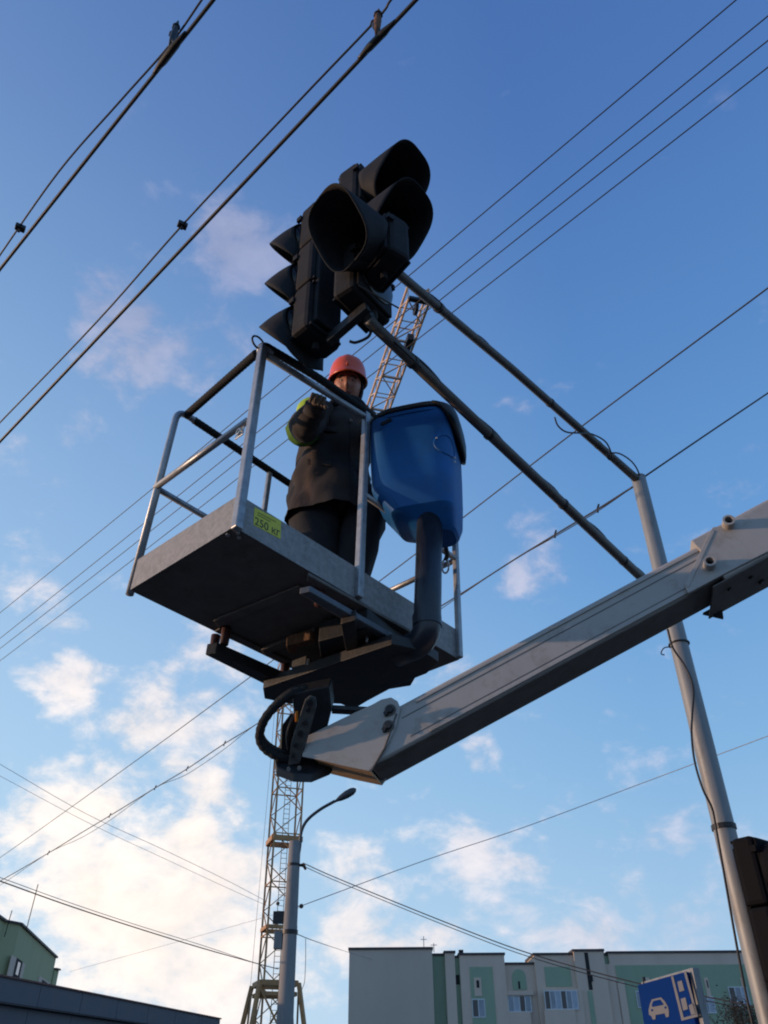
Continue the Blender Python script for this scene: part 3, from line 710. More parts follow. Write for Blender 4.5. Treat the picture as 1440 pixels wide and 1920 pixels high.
# loops of cable under the heads
top('signal_cable', tube(curve([atd(*q, 3.45) for q in ((655, 640), (668, 642), (690, 632), (696, 618), (694, 606))], 6), .0065, 8), cable, 'short black cable loop hanging below the traffic light cluster', 'cable', smooth=True)
top('signal_cable', tube(curve([atd(*q, 3.5) for q in ((702, 590), (708, 606), (716, 618), (730, 632), (765, 665), (790, 690))], 6), .005, 8), cable, 'thin cable dropping from the right traffic light onto the lower arm', 'cable', smooth=True)
# traffic light on the pole, lower right
f4 = Vector((.62, -.78, 0)).normalized()
signal('traffic_light', 'traffic light fixed to the right side of the pole in the lower right corner', atd(1450, 1634, 4.10), f4, 3, .33, .27, .12, .125, .20, (1, 1, 1), cut=.35, group='traffic light heads low on the pole', hm=mat('matt black signal plastic', (.006, .006, .008), .8, 0, .3, 20, 0, spec=.12))

# ------------------------------------------------------------------ boom lift: basket frame
A = Vector((-.564, 2.468, 3.314)); Bp = Vector((-1.067, 2.917, 3.308)); Cp = Vector((.348, 3.489, 3.250)); Dp = Bp+Cp-A
d1 = (Bp-A); L1 = d1.length; d1.normalize(); d2 = (Cp-A); L2 = d2.length; d2.normalize(); up = d2.cross(d1).normalized()
if up.z < 0: up = -up
UP = Vector((.0245, .041, 1)).normalized()
def bk(u, v, w): return A+d1*u+d2*v+UP*w
def under(px, py, w):   # point of the plane w metres above the basket floor, seen at a pixel
    return atplane(px, py, A+up*w, up)
lift = empty('boom_lift', (2.6, 2.2, 0), 'white telescopic boom lift carrying a galvanised work basket in the middle', 'boom lift')
H = 1.10; TB = .155; T = .018
# floor pan
panm = mat('grimy shaded underside', (.15, .135, .125), .8, .1, .2, 12, .05, dirt=(.09, .06, .045), dirt_amt=.6, dscale=5)  # weathered floor, with underside shade and brown bounce light in its colour
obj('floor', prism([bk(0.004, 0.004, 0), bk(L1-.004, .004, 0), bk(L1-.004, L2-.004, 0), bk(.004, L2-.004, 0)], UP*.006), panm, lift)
def toe(a, b, n_):
    o = obj('toe_board', prism([a, b, b+UP*TB, a+UP*TB], n_*.004), galv, lift); return o
toe(bk(0, 0, 0), bk(L1, 0, 0), -d2); t_ac = toe(bk(0, 0, 0), bk(0, L2, 0), -d1)
toe(bk(L1, 0, 0), bk(L1, L2, 0), d1); toe(bk(0, L2, 0), bk(L1, L2, 0), d2)
for a, b, n_ in ((bk(0, 0, TB), bk(L1, 0, TB), d2), (bk(0, 0, TB), bk(0, L2, TB), d1), (bk(0, L2, TB), bk(L1, L2, TB), -d2), (bk(L1, 0, TB), bk(L1, L2, TB), -d1)):
    obj('toe_board_lip', box(a, b-a, n_*.02, UP*.004), galv, lift)
pr = .0172
# posts: A, B, C, D, front middle, rear middle
At = atd(491, 648, (bk(0, 0, H)-EYE).dot(cf)); Bt = atd(334, 768, (bk(L1, 0, H)-EYE).dot(cf))
Mv = .665; Mt_ = atd(687, 775, (bk(0, Mv, H)-EYE).dot(cf))
Ct = bk(0, L2, H); Dt = bk(L1, L2, H)
def sq(a, b, w=.034, d=.030, name='post', mt=galv_tube, axis=d2, bev=.006):
    return obj(name, bar(a, b, w, d, axis), mt, lift, bevel=bev)
sq(bk(.0, .006, -.012)-d1*.012, At+UP*-.015-d1*.01, .036, .036)
p_b0 = bk(L1+.014, .006, -.012)
obj('post', tube(rounded([p_b0, Bt, Bt+d2*.16-d1*.0], .07, 8), pr, 14), galv_tube, lift, smooth=True)
sq(bk(-.014, Mv, 0), Mt_-d1*.0, .034, .034)
sq(bk(-.014, L2-.01, .0), Ct-d1*.014, .028, .028)
sq(bk(L1+.014, L2-.01, .0), Dt+d1*.014, .030, .030)
sq(bk(L1+.014, Mv*1.0-.03, TB), bk(L1+.014, Mv-.03, H-.02), .026, .026)
sq(bk(.45, L2+.012, TB), bk(.45, L2+.012, .56), .022, .022)
# mid rails
MR = .57
def rail(a, b, r_=.0150, mt=galv_tube, name='rail', seg=12): return obj(name, tube([a, b], r_, seg), mt, lift, smooth=True)
rail(bk(L1+.012, 0, MR), bk(.03, -.0, MR+.01)); rail(bk(L1+.014, 0, MR), bk(L1+.014, L2, MR)); rail(bk(-.014, Mv, MR), bk(-.014, L2, MR)); rail(bk(0, L2, MR), bk(L1, L2, MR))
rail(bk(0, L2, H), bk(L1, L2, H))
# top rails: foam covered
def foamrail(P, r_=.021):
    # ribbed grip: slightly varying radius
    pts = []; rs = []
    for a, b in zip(P, P[1:]):
        k = max(2, int((b-a).length/.012))
        for i in range(k): pts.append(a.lerp(b, i/k)); rs.append(r_*(1+.07*(len(pts) % 2)))
    pts.append(P[-1]); rs.append(r_)
    return obj('grip_rail', tube(pts, rs, 12), foam, lift, smooth=True)
foamrail([Bt+d2*.05+UP*-.004, At+d1*.03-UP*.03], .0195)
foamrail([Bt+d2*.10, bk(L1+.014, L2*.55, H-.005), bk(L1+.014, L2, H)], .0195)
foamrail(rounded([At-UP*.02+d1*.0, At+UP*.012+d2*.02, At.lerp(Mt_, .5)+UP*.030, Mt_+UP*.012+d2*.03, Mt_-UP*.03+d2*.06], .09, 6), .0205)
rail(At-UP*.045+d2*.015, Mt_-UP*.03, .0165)
rail(Mt_-UP*.02, Ct, .0165)
obj('end_cap', tube(rounded([At-UP*.05, At+UP*.005, At+d2*.06-UP*.01], .03, 5), .019, 14), galv_tube, lift, smooth=True)
# black cable ring round the corner
obj('cable_ring', tube([At+Vector((.0, 0, 0))+(-d2*.022)+(d1*.0)+(d2*math.cos(k*math.pi/8)+UP*math.sin(k*math.pi/8))*.036 for k in range(17)], .005, 6), cable, lift, smooth=True)
# latch on the left mid rail, seen at (458,798)
q = bk(.05, 0, MR-.055); obj('latch_plate', box(q, d1*.055, d2*.006, UP*.06), steel, lift, bevel=.003)
q2 = obj('latch_ring', tube([bk(.075, -.006, MR-.03)+(d1*math.cos(k*math.pi/6)+UP*math.sin(k*math.pi/6))*.013 for k in range(13)], .004, 6), steel, lift)
for uu, vv in ((.05, .012), (-.02+.05, .05)): obj('bolt_head', tube([bk(uu, vv, 0), bk(uu, vv, -.007)], .009, 6), steel, lift)
obj('bolt_head', tube([bk(.012, .03, -.0), bk(.012, .03, -.006)], .008, 6), steel, lift)
# decal with numbers on the front toe board
pA = atplane(476, 950, A-d1*.006, d1); pB = atplane(528, 976, A-d1*.006, d1)
ta = d2; ua_ = UP
def acp(px, py, off=.0045): return atplane(px, py, A-d1*off, d1)
c0, c1_, c2_, c3 = acp(477, 951), acp(527, 977), acp(526, 1011), acp(475, 984)
decal = obj('decal', prism([c0, c1_, c2_, c3], -d1*.0008), yellow, lift)
txt = bpy.data.curves.new('decal_text', 'FONT'); txt.body = '250 кг'; txt.size = 1; txt.extrude = .01
to = bpy.data.objects.new('decal_text_tmp', txt); C.objects.link(to)
dg = bpy.context.evaluated_depsgraph_get(); tm = bpy.data.meshes.new_from_object(to.evaluated_get(dg)); bpy.data.objects.remove(to)
xs = [v.co.x for v in tm.vertices]; ys = [v.co.y for v in tm.vertices]; x0_, x1_, y0_, y1_ = min(xs), max(xs), min(ys), max(ys)
bm = bmesh.new(); bm.from_mesh(tm)
for v in bm.verts:
    fx = (v.co.x-x0_)/(x1_-x0_)*.92+.04; fy = (v.co.y-y0_)/(y1_-y0_)*.42+.07
    v.co = (c3.lerp(c2_, fx)).lerp(c0.lerp(c1_, fx), fy)-d1*(.0016+v.co.z*.02)
obj('lettering', bm, ink, decal)
for k in range(2):
    a = c0.lerp(c3, .20+.14*k).lerp(c1_.lerp(c2_, .20+.14*k), .12); b = c0.lerp(c3, .20+.14*k).lerp(c1_.lerp(c2_, .20+.14*k), .8-.2*k)
    obj('print_line', bar(a-d1*.0014, b-d1*.0014, .0012, .004), mat('faded ink', (.25, .24, .06), .6), decal)
# underside hardware
def upoly(px, w, th, mt, name, bev=.004):
    return obj(name, prism([under(a, b, w) for a, b in px], -up*th), mt, lift, bevel=bev)
upoly([(400, 1160), (560, 1095), (575, 1102), (412, 1172)], -.002, .012, panm, 'floor_stiffener')
upoly([(412, 1176), (545, 1238), (532, 1243), (402, 1182)], -.004, .008, panm, 'floor_stiffener')
upoly([(578, 1072), (770, 1180), (760, 1192), (575, 1084)], -.004, .016, panm, 'floor_stiffener')
upoly([(490, 1212), (590, 1175), (597, 1182), (498, 1222)], -.003, .02, panm, 'floor_stiffener')
upoly([(562, 1102), (582, 1098), (762, 1202), (750, 1216)], -.085, .028, mat('blue grey beam', (.11, .125, .15), .55, .2, .25, 20, .05, dirt=(.10, .07, .05), dirt_amt=.5), 'support_beam')
upoly([(388, 1207), (408, 1204), (552, 1268), (530, 1279)], -.085, .055, blacks, 'support_beam')
upoly([(495, 1272), (600, 1235), (735, 1188), (790, 1200), (822, 1222), (800, 1244), (745, 1266), (690, 1296), (664, 1312), (640, 1302), (600, 1300), (545, 1302), (498, 1292)], -.13, .05, blacks, 'turntable_plate')
upoly([(503, 1270), (640, 1222), (646, 1228), (508, 1280)], -.126, .006, rust, 'plate_edge')
upoly([(538, 1192), (582, 1180), (592, 1186), (560, 1196), (556, 1208), (542, 1206)], -.03, .05, rust, 'hook_plate')
upoly([(600, 1165), (690, 1140), (790, 1215), (770, 1250), (700, 1262), (610, 1250)], -.02, .10, blacks, 'rotator_housing')
upoly([(640, 1150), (668, 1142), (672, 1195), (650, 1205)], -.09, .05, blacks, 'rotator_rib')
upoly([(548, 1238), (575, 1228), (608, 1262), (570, 1278)], -.06, .07, blacks, 'rotator_lug')
for px, py in ((600, 1103), (722, 1176), (425, 1178), (405, 1192), (535, 1246)):
    a = under(px, py, -.004); obj('rubber_mount', tube([a, a-up*.082], [.022, .019], 14), redrub, lift, smooth=True)
for px, py in ((688, 1192), (578, 1236)):
    a = under(px, py, -.11); obj('bolt', tube([a, a-up*.03], .006, 8), steel, lift)

# ---- pivot / yoke between basket and boom
dpv = 3.25
def pv(px, py, d_=dpv): return atd(px, py, d_)
a = pv(585, 1262, 3.5)
obj('pivot_post', prism([pv(548, 1300), pv(618, 1285), pv(622, 1330), pv(606, 1395), pv(588, 1440), pv(540, 1440), pv(552, 1370)], cf*.16), blacks, lift, bevel=.006)
obj('link_plate', prism([pv(572, 1312, 3.2), pv(582, 1304, 3.2), pv(592, 1308, 3.2), pv(594, 1324, 3.2), pv(573, 1398, 3.2), pv(562, 1432, 3.2), pv(540, 1436, 3.2), pv(546, 1392, 3.2), pv(566, 1330, 3.2)], cf*.014), mat('scuffed grey steel', (.10, .095, .095), .6, .3, .4, 40, .2, dirt=(.15, .12, .10), dirt_amt=.7, dscale=30), lift, bevel=.003)
for px, py, r_ in ((581, 1318, .013), (578, 1332, .009), (571, 1356, .009), (563, 1376, .011), (554, 1398, .008), (549, 1418, .007)):
    q = pv(px, py, 3.185); obj('pin', tube([q, q+cf*.02], r_, 12), blacks, lift)
obj('side_plate', prism([pv(529, 1360, 3.3), pv(545, 1338, 3.3), pv(556, 1345, 3.3), pv(540, 1440, 3.3), pv(526, 1440, 3.3)], cf*.012), blacks, lift)
q = pv(556, 1344, 3.24); obj('painted_glint', box(q-cr*.006-cu*.022, cr*.012, cu*.044, cf*.01), amber, lift, bevel=.003)  # small amber block standing in for a bright glint of light
# bottom shoe
obj('shoe_plate', prism([pv(515, 1438, 3.2), pv(540, 1432, 3.26), pv(592, 1436, 3.26), pv(624, 1446, 3.22), pv(618, 1454, 3.2), pv(584, 1468, 3.14), pv(550, 1467, 3.13), pv(517, 1455, 3.16)], Z1*.035), blacks, lift, bevel=.004)
for px, py in ((541, 1443), (561, 1441)):
    q = pv(px, py, 3.12); obj('bolt_head', tube([q, q+cf*.01], .008, 8), steel, lift)
# hoses loop on the left
hp = curve([pv(572, 1296, 3.3), pv(545, 1302, 3.26), pv(515, 1325, 3.24), pv(493, 1355, 3.22), pv(487, 1385, 3.22), pv(500, 1406, 3.22), pv(528, 1421, 3.22), pv(560, 1428, 3.26)], 8)
obj('hydraulic_hose', tube(hp, [.0185+.0012*math.sin(i*1.9) for i in range(len(hp))], 12), foam, lift, smooth=True)
obj('hydraulic_hose', tube([p+cf*.045+Z1*.01 for p in hp], .010, 10), cable, lift, smooth=True)
obj('hydraulic_hose', tube(curve([pv(560, 1330, 3.3), pv(548, 1350, 3.26), pv(540, 1380, 3.26), pv(545, 1420, 3.28)], 6), .010, 8), cable, lift, smooth=True)

# ---- boom
b0 = atd(735, 1330, 3.22); b1 = atd(1440, 952, 3.30)
bd = (b1-b0).normalized(); bs = Vector((bd.y, -bd.x, 0)).normalized()
if bs.y < 0: bs = -bs            # away from the camera
bu = bs.cross(bd).normalized()
if bu.z < 0: bu = -bu
BH, BW = .168, .20
def bp(px, py): return atplane(px, py, b0, bs)   # point in the plane of the boom's near side
# inner boom, near face between the photographed edges, from the head to beyond the frame
e0 = bp(700, 1352); t0 = (e0-b0).dot(bd)
def bsec(t, h0, h1, w0, w1, ch_=0.008):
    """section outline at distance t along the boom: h from top edge down, w away from the near face"""
    o = b0+bd*t
    return [o+bu*(-h0-ch_)+bs*w0, o+bu*(-h0)+bs*(w0+ch_), o+bu*(-h0)+bs*(w1-ch_), o+bu*(-h0-ch_)+bs*w1,
            o+bu*(-h1+ch_)+bs*w1, o+bu*(-h1)+bs*(w1-ch_), o+bu*(-h1)+bs*(w0+ch_), o+bu*(-h1+ch_)+bs*w0]
tlo = (bp(697, 1447)-b0).dot(bd)
def slant(sec, k):
    out = []
    for p in sec:
        h_ = -(p-b0).dot(bu); out.append(p+bd*(tlo-.03)*min(1, max(0, h_/BH))*k)
    return out
obj('inner_boom', loft([slant(bsec(.03, 0, BH, 0, BW), 1), bsec(1.9, 0, BH, 0, BW)]), white, lift, bevel=.003)
obj('boom_belly_shade', box(b0+bd*(tlo+.01)-bu*(BH+.0005)+bs*.006, bd*1.8, bs*(BW-.012), -bu*.004), panm, lift)  # dark sheet painting the shade under the white boom
# raised strips and grooves along the near face
for h_ in (.014, .150):
    o_ = b0-bu*h_; obj('edge_strip', box(o_+bd*.10-bs*.006, bd*1.75, bs*.006, -bu*.012), white, lift, bevel=.0015)
obj('wear_groove', box(b0-bu*.052+bd*.02-bs*.0012, bd*1.8, bs*.0012, -bu*.004), mat('grease line', (.10, .09, .085), .5), lift)
obj('wear_groove', box(b0-bu*.137+bd*.02-bs*.0012, bd*1.8, bs*.0012, -bu*.003), MATS['grease line'], lift)
# outer section, right
tc_ = (bp(1300, 1062)-b0).dot(bd)
O = .016
obj('outer_boom', loft([bsec(tc_+.06, -.030, BH+.022, -O, BW+.06), bsec(3.4, -.030, BH+.022, -O, BW+.06)]), white, lift, bevel=.004)
# angled collar: side plate polygon
cp = [bp(1283, 1103), bp(1335, 995), bp(1350, 992), bp(1372, 985), bp(1440, 945), bp(1520, 905), bp(1520, 1010), bp(1440, 1040), bp(1365, 1078), bp(1290, 1118)]
obj('collar_plate', prism([p-bs*(O+.010) for p in cp], bs*.012), white, lift, bevel=.003)
obj('collar_edge', prism([p-bs*(O+.013) for p in (bp(1283, 1103), bp(1332, 1000), bp(1340, 1002), bp(1291, 1108))], bs*(BW*.3)), white, lift, bevel=.002)
cb = [bp(1290, 1116), bp(1330, 1125), bp(1520, 1040), bp(1520, 1010), bp(1365, 1076)]
obj('collar_bottom_shade', box(b0+bd*(tc_+.0)-bu*(BH+.0225)-bs*O, bd*1.6, bs*(BW+.06+O), -bu*.006), panm, lift, bevel=.003)  # dark sheet that paints shade on the outer section's underside
obj('stop_lug', prism([b0+bd*(tc_-.01)-bu*(BH+.0)+bs*(BW+.055), b0+bd*(tc_+.08)-bu*(BH)+bs*(BW+.055), b0+bd*(tc_+.045)-bu*(BH+.06)+bs*(BW+.055)], -bs*.02), blacks, lift)
for k in range(3):
    q = b0+bd*(tc_+.24+.09*k)-bu*(BH+.028)+bs*(BW*.8); obj('bolt_head', tube([q, q-bu*.012], .014, 8), blacks, lift)
for k in range(2):
    q = b0+bd*(tc_+.08+.1*k)-bu*(BH+.028)+bs*(BW*.35); obj('bolt_head', tube([q, q-bu*.01], .01, 8), blacks, lift)
for px, py in ((1364, 991), (1329, 1067)):
    q = bp(px, py)-bs*(O+.010); n_ = -bs
    ro, ri = .024, .016
    tb = bmesh.new(); out = []
    rings = [disc_ring(q, n_, ro, 20), disc_ring(q+n_*.040, n_, ro, 20), disc_ring(q+n_*.040, n_, ri, 20), disc_ring(q+n_*.002, n_, ri, 20)]
    loft(rings, cap=False, bm=tb); tbo = obj('pin_boss', tb, white, lift, smooth=True, auto=35)
    obj('bore', prism(disc_ring(q+n_*.0035, n_, ri*.99, 20), n_*.001), darkhole, tbo)
# boom head: white box that carries the basket pivot
hd_poly = [(572, 1384), (640, 1350), (700, 1322), (716, 1313), (734, 1309), (746, 1316), (752, 1330), (744, 1362), (728, 1398), (708, 1428), (694, 1447), (640, 1436), (590, 1424), (568, 1420)]
hn = bs
obj('boom_head', prism([bp(a, b)-bs*.010 for a, b in hd_poly], bs*.012), white, lift, bevel=.002)
obj('boom_head', prism([bp(a, b)+bs*(BW-.03) for a, b in hd_poly], bs*.012), white, lift, bevel=.002)
obj('head_bottom', prism([bp(590, 1424)-bs*.008, bp(694, 1447)-bs*.008, bp(694, 1447)+bs*(BW-.03), bp(590, 1424)+bs*(BW-.03)], Z1*.008), mat('painted orange sunlight', (.42, .27, .14), .6, 0, .15, 20, .05), lift)  # low orange sunlight painted on the underside of the white head
obj('head_web', prism([bp(a, b)+bs*.02 for a, b in ((575, 1386), (700, 1326), (690, 1440), (580, 1418))], bs*(BW-.08)), blacks, lift)
obj('cross_tube', bar(pv(622, 1330, 3.36), pv(700, 1334, 3.36), .05, .022), blacks, lift, bevel=.004)
for px, py in ((733, 1333), (730, 1363)):
    q = bp(px, py)-bs*.010
    bb = obj('bolt_head', tube([q, q-bs*.016], .0165, 6), blacks, lift, bevel=.002)
    obj('washer', tube([q+bs*.0005, q-bs*.004], .024, 16), mat('dull washer', (.14, .12, .11), .6, .5, .2, 30), lift)
    q = bp(px-7, py+9)-bs*.010; obj('bolt_head', tube([q, q-bs*.022], .009, 6), blacks, lift)
obj('weld_seam', tube([bp(745, 1340)-bs*.011, bp(722, 1405)-bs*.011, bp(698, 1446)-bs*.011], .004, 6), MATS['dull washer'], lift)
# rear lifting eye / carabiner on the right basket post
q = atd(835, 1062, 4.05)
car = top('carabiner', tube([q+(cr*math.cos(k*math.pi/10)*.017+cu*math.sin(k*math.pi/10)*.034) for k in range(21)], .005, 8), steel, 'steel snap hook hanging beside the rear right basket post', 'hook', smooth=True)
obj('webbing', tube(curve([atd(846, 985, 4.05), atd(835, 1010, 4.02), atd(838, 1040, 4.05), q+cu*.03], 5), .012, 8), cable, car)

# ------------------------------------------------------------------ blue hopper hung outside the basket
hc = atd(789, 880, 3.97); hz0 = 3.685; KZ = .88
hop = empty('plastic_hopper', (hc.x, hc.y, 3.3), 'blue plastic hopper with black lid hung outside the basket beside the worker', 'hopper')
ax_ = Vector((.965, -.262, 0)); ay_ = Vector((-.262, -.965, 0))
def sring(cx, cy, z, a, b, n=3.2, seg=44):
    out = []
    for k in range(seg):
        t = 2*math.pi*k/seg; c_, s_ = math.cos(t), math.sin(t)
        out.append(Vector((0, 0, z))+Vector((hc.x, hc.y, 0))+ax_.to_2d().to_3d()*(cx+a*math.copysign(abs(c_)**(2/n), c_))+ay_.to_2d().to_3d()*(cy+b*math.copysign(abs(s_)**(2/n), s_)))
    return out
prof = [(.100, -.035, .00, .080, .070, 3), (.098, -.032, .015, .100, .085, 3.2), (.055, -.012, .085, .170, .140, 5), (.040, -.008, .10, .192, .152, 5), (.003, 0, .235, .248, .183, 5), (0, 0, .262, .252, .186, 5),
        (0, 0, .40, .258, .190, 5), (0, 0, .55, .262, .192, 5), (0, 0, .68, .262, .193, 5), (0, 0, .715, .258, .190, 5)]
obj('tub', loft([sring(a-.02, b, hz0+z*KZ, c_*.80, d_*.98+.008, n_) for a, b, z, c_, d_, n_ in prof]), blue, hop, smooth=True, auto=14, bevel=.006)
obj('flange', loft([sring(-.01, 0, hz0+.608, .216, .204, 3.4), sring(-.01, 0, hz0+.630, .216, .204, 3.4)]), blue, hop, bevel=.004)
obj('lid', loft([sring(-.008, .0, hz0+.632, .222, .212, 3.4), sring(-.008, .0, hz0+.655, .226, .216, 3.4), sring(-.008, 0, hz0+.668, .20, .19, 3.2)]), blacks, hop, bevel=.004)
# lid flap that hangs down on the far right end
bm = bmesh.new(); rows = []; NF = 22
def sp_pt(ang, z, grow):
    c_, s_ = math.cos(ang), math.sin(ang); n_ = 3.4
    return Vector((hc.x, hc.y, z))+ax_*(-.008+(.222+grow)*math.copysign(abs(c_)**(2/n_), c_))+ay_*((.212+grow)*math.copysign(abs(s_)**(2/n_), s_))
for zz, of in ((.0, .002), (.18, .008), (.45, .012), (.75, .010), (1, .004)):
    rw = []
    for i in range(NF+1):
        q = i/NF; ang = R(-80+q*150)
        hang = .012+.165*math.sin(math.pi*min(1, q*1.02+.0))**1.2
        rw.append(bm.verts.new(sp_pt(ang, hz0+.655-hang*zz, of)))
    rows.append(rw)
for r1_, r2_ in zip(rows, rows[1:]):
    for i in range(NF): bm.faces.new((r1_[i], r1_[i+1], r2_[i+1], r2_[i]))
o = obj('lid_flap', bm, blacks, hop, smooth=True); sf = o.modifiers.new('thickness', 'SOLIDIFY'); sf.thickness = .012
# embossed oval emblem and handle recess on the outer face
fn = ay_.copy(); ft = ax_.copy(); face_p = Vector((hc.x, hc.y, 0))+fn*.192
en = (ax_*.74+ay_*.67).normalized(); ep = Vector((hc.x, hc.y, 0))+ax_*.160+ay_*.160; et = Z1.cross(en).normalized()
oc = atplane(838, 836, ep, en)
for k_, (ra, rb, r_) in enumerate(((.062, .058, .006),)):
    pts = [oc+(et*math.cos(t*math.pi/18)*ra+Z1*math.sin(t*math.pi/18)*rb)-en*.002 for t in range(37)]
    bvh_bm = loft([sring(a-.02, b, hz0+z*KZ, c_*.80, d_*.98+.008, n_) for a, b, z, c_, d_, n_ in prof]); bvh = BVHTree.FromBMesh(bvh_bm)
    pts2 = []
    for p in pts:
        h_ = bvh.ray_cast(p+en*.2, -en)[0]; pts2.append(h_ if h_ is not None else p)
    obj('embossed_oval', tube(pts2, r_, 8), blue, hop, smooth=True)
for px, py in ((819, 821), (853, 858), (853, 866)):
    q = atplane(px, py, ep, en); obj('rivet', ball(q-en*.001, .0055, seg=8), steel, hop)
q = atplane(724, 793, face_p, fn)
obj('handle_recess', bar(q-ft*.025-Z1*.01, q+ft*.03+Z1*.012, .02, .022), darkhole, hop, bevel=.004)
obj('handle_boss', bar(q-ft*.042-Z1*.018-fn*.004, q+ft*.045+Z1*.018-fn*.004, .016, .055), blue, hop, bevel=.01)
# neck, pipe and elbow
nk = Vector((hc.x, hc.y, 0))+ax_*.05+ay_*.03; nk.z = 0
pd = atd(806, 957, 3.74); nk = Vector((pd.x, pd.y, 0))
ptop = pd.z
nkt = ay_*.0
obj('neck', tube([nk+Z1*(ptop+.105)+nkt*2.2, nk+Z1*(ptop+.085)+nkt*1.6, nk+Z1*(ptop+.055)+nkt, nk+Z1*(ptop+.02)+nkt*.2, nk+Z1*(ptop-.01)], [.03, .062, .080, .086, .084], 28), blue, hop, smooth=True)
pbz = aty(795, 1165, nk.y).z; tl = d1*.045
nk0 = nk.copy(); nk1 = nk+Vector((tl.x, tl.y, 0))
elb = [nk+Z1*(ptop), nk1+Z1*(pbz)]+[nk1+Z1*(pbz-.075*math.sin(t*math.pi/12))+(d1*1.0).to_2d().to_3d()*(.075-.075*math.cos(t*math.pi/12)) for t in range(1, 7)]
elb.append(elb[-1]+d1*.10)
obj('pipe', tube(elb, .060, 26), pipe_m, hop, smooth=True)
obj('pipe_collar', tube([nk1+Z1*(pbz+.04), nk1+Z1*(pbz-.01)], .0635, 26), pipe_m, hop)
obj('pipe_collar', tube([nk+Z1*(ptop+.005), nk+Z1*(ptop-.035)], .066, 26), pipe_m, hop)
q = atd(836, 962, 3.72); obj('clip', cbox(q, ft*.014, fn*.01, Z1*.03), steel, hop)
q = atd(853, 990, 3.9); obj('clip', cbox(q, ft*.012, fn*.012, Z1*.09), steel, hop)

# ------------------------------------------------------------------ worker
def skin(name, V, E_, rad, mt, par, sub=2, root=0, disp=0, smooth=True):
    me = bpy.data.meshes.new(name); inv = mworld(par).inverted()
    me.from_pydata([inv @ Vector(v) for v in V], E_, []); o = bpy.data.objects.new(name, me); C.objects.link(o); o.parent = par
    sk = o.modifiers.new('skin', 'SKIN'); sk.use_smooth_shade = True
    for i, d_ in enumerate(me.skin_vertices[0].data):
        r_ = rad[i]; d_.radius = r_ if isinstance(r_, tuple) else (r_, r_); d_.use_root = (i == root)
    ss = o.modifiers.new('sub', 'SUBSURF'); ss.levels = ss.render_levels = sub
    if disp:
        tx = bpy.data.textures.new(name+'_folds', 'CLOUDS'); tx.noise_scale = .09; tx.noise_depth = 2
        dm = o.modifiers.new('folds', 'DISPLACE'); dm.texture = tx; dm.strength = disp; dm.mid_level = .5; dm.texture_coords = 'LOCAL'
    me.materials.append(mt); return o
FZ = 3.335
hx, hy = -.205, 3.24
man = empty('person', (-.27, 3.26, FZ), 'worker in orange helmet and dark jacket with yellow green sleeve gripping the basket rail', 'person')
def g(x, y, z): return Vector((x, y, FZ+z))
PD = lambda px, py, d_: atd(px, py, d_)
J = dict(pel=g(-.285, 3.38, .88), wai=g(-.275, 3.38, 1.02), che=g(-.245, 3.37, 1.20), shc=g(-.225, 3.365, 1.32), nec=g(-.215, 3.34, 1.38), hdb=g(-.205, 3.32, 1.47), hdt=g(-.205, 3.33, 1.58),
         s1=PD(594, 778, 4.42), e1=PD(566, 806, 4.12), w1=PD(592, 764, 3.92), s2=PD(692, 800, 4.50), e2=PD(712, 838, 4.42), w2=PD(700, 800, 4.22), h2=PD(694, 780, 4.12),
         p1=g(-.36, 3.38, .78), k1=g(-.345, 3.36, .44), a1=g(-.39, 3.39, .08), t1=g(-.42, 3.26, .03),
         p2=g(-.20, 3.38, .78), k2=PD(684, 968, 4.12), a2=g(-.24, 3.44, .08), t2=g(-.20, 3.32, .03))
def build(names, edges, rads, nm, mt, **k):
    V = [J[n] for n in names]; ix = {n: i for i, n in enumerate(names)}
    return skin(nm, V, [(ix[a], ix[b]) for a, b in edges], rads, mt, man, **k)
bn = ['pel', 'wai', 'che', 'shc', 'nec', 'hdb', 'hdt', 's1', 'e1', 'w1', 's2', 'e2', 'w2', 'p1', 'k1', 'a1', 't1', 'p2', 'k2', 'a2', 't2']
be = [('pel', 'wai'), ('wai', 'che'), ('che', 'shc'), ('shc', 'nec'), ('nec', 'hdb'), ('hdb', 'hdt'), ('shc', 's1'), ('s1', 'e1'), ('e1', 'w1'), ('shc', 's2'), ('s2', 'e2'), ('e2', 'w2'),
      ('pel', 'p1'), ('p1', 'k1'), ('k1', 'a1'), ('a1', 't1'), ('pel', 'p2'), ('p2', 'k2'), ('k2', 'a2'), ('a2', 't2')]
build(bn, be, [.09, .10, .11, .08, .05, .05, .05, .045, .035, .03, .045, .035, .03, .07, .05, .038, .03, .07, .05, .038, .03], 'body', skin_m)
def torso(keys, nm, mt, disp, n=40, cuts=8):
    """clothing torso: rings (centre, half width, half depth) from hem to neck"""
    rings = []
    for (c0_, a0, b0_), (c1__, a1_, b1_) in zip(keys, keys[1:]):
        for q in range(cuts):
            t = q/cuts; t2 = t*t*(3-2*t); c_ = c0_.lerp(c1__, t); a_ = a0+(a1_-a0)*t2; b_ = b0_+(b1_-b0_)*t2
            rings.append([c_+X1*a_*math.copysign(abs(math.cos(k*2*math.pi/n))**.85, math.cos(k*2*math.pi/n))+Y1*b_*math.sin(k*2*math.pi/n) for k in range(n)])
    c_, a_, b_ = keys[-1]
    rings.append([c_+X1*a_*math.cos(k*2*math.pi/n)+Y1*b_*math.sin(k*2*math.pi/n) for k in range(n)])
    bm = loft(rings, cap=False); bm.faces.new(bm.verts[-n:])
    for v in bm.verts:
        p = v.co*1.0; q = Vector((p.x*9, p.y*9, p.z*5)); r_ = noise.noise(q)*disp+noise.noise(q*2.3)*disp*.5
        cc = Vector((-.26, 3.38, p.z)); v.co += (p-cc).normalized()*r_
    o = obj(nm, bm, mt, man, smooth=True); return o
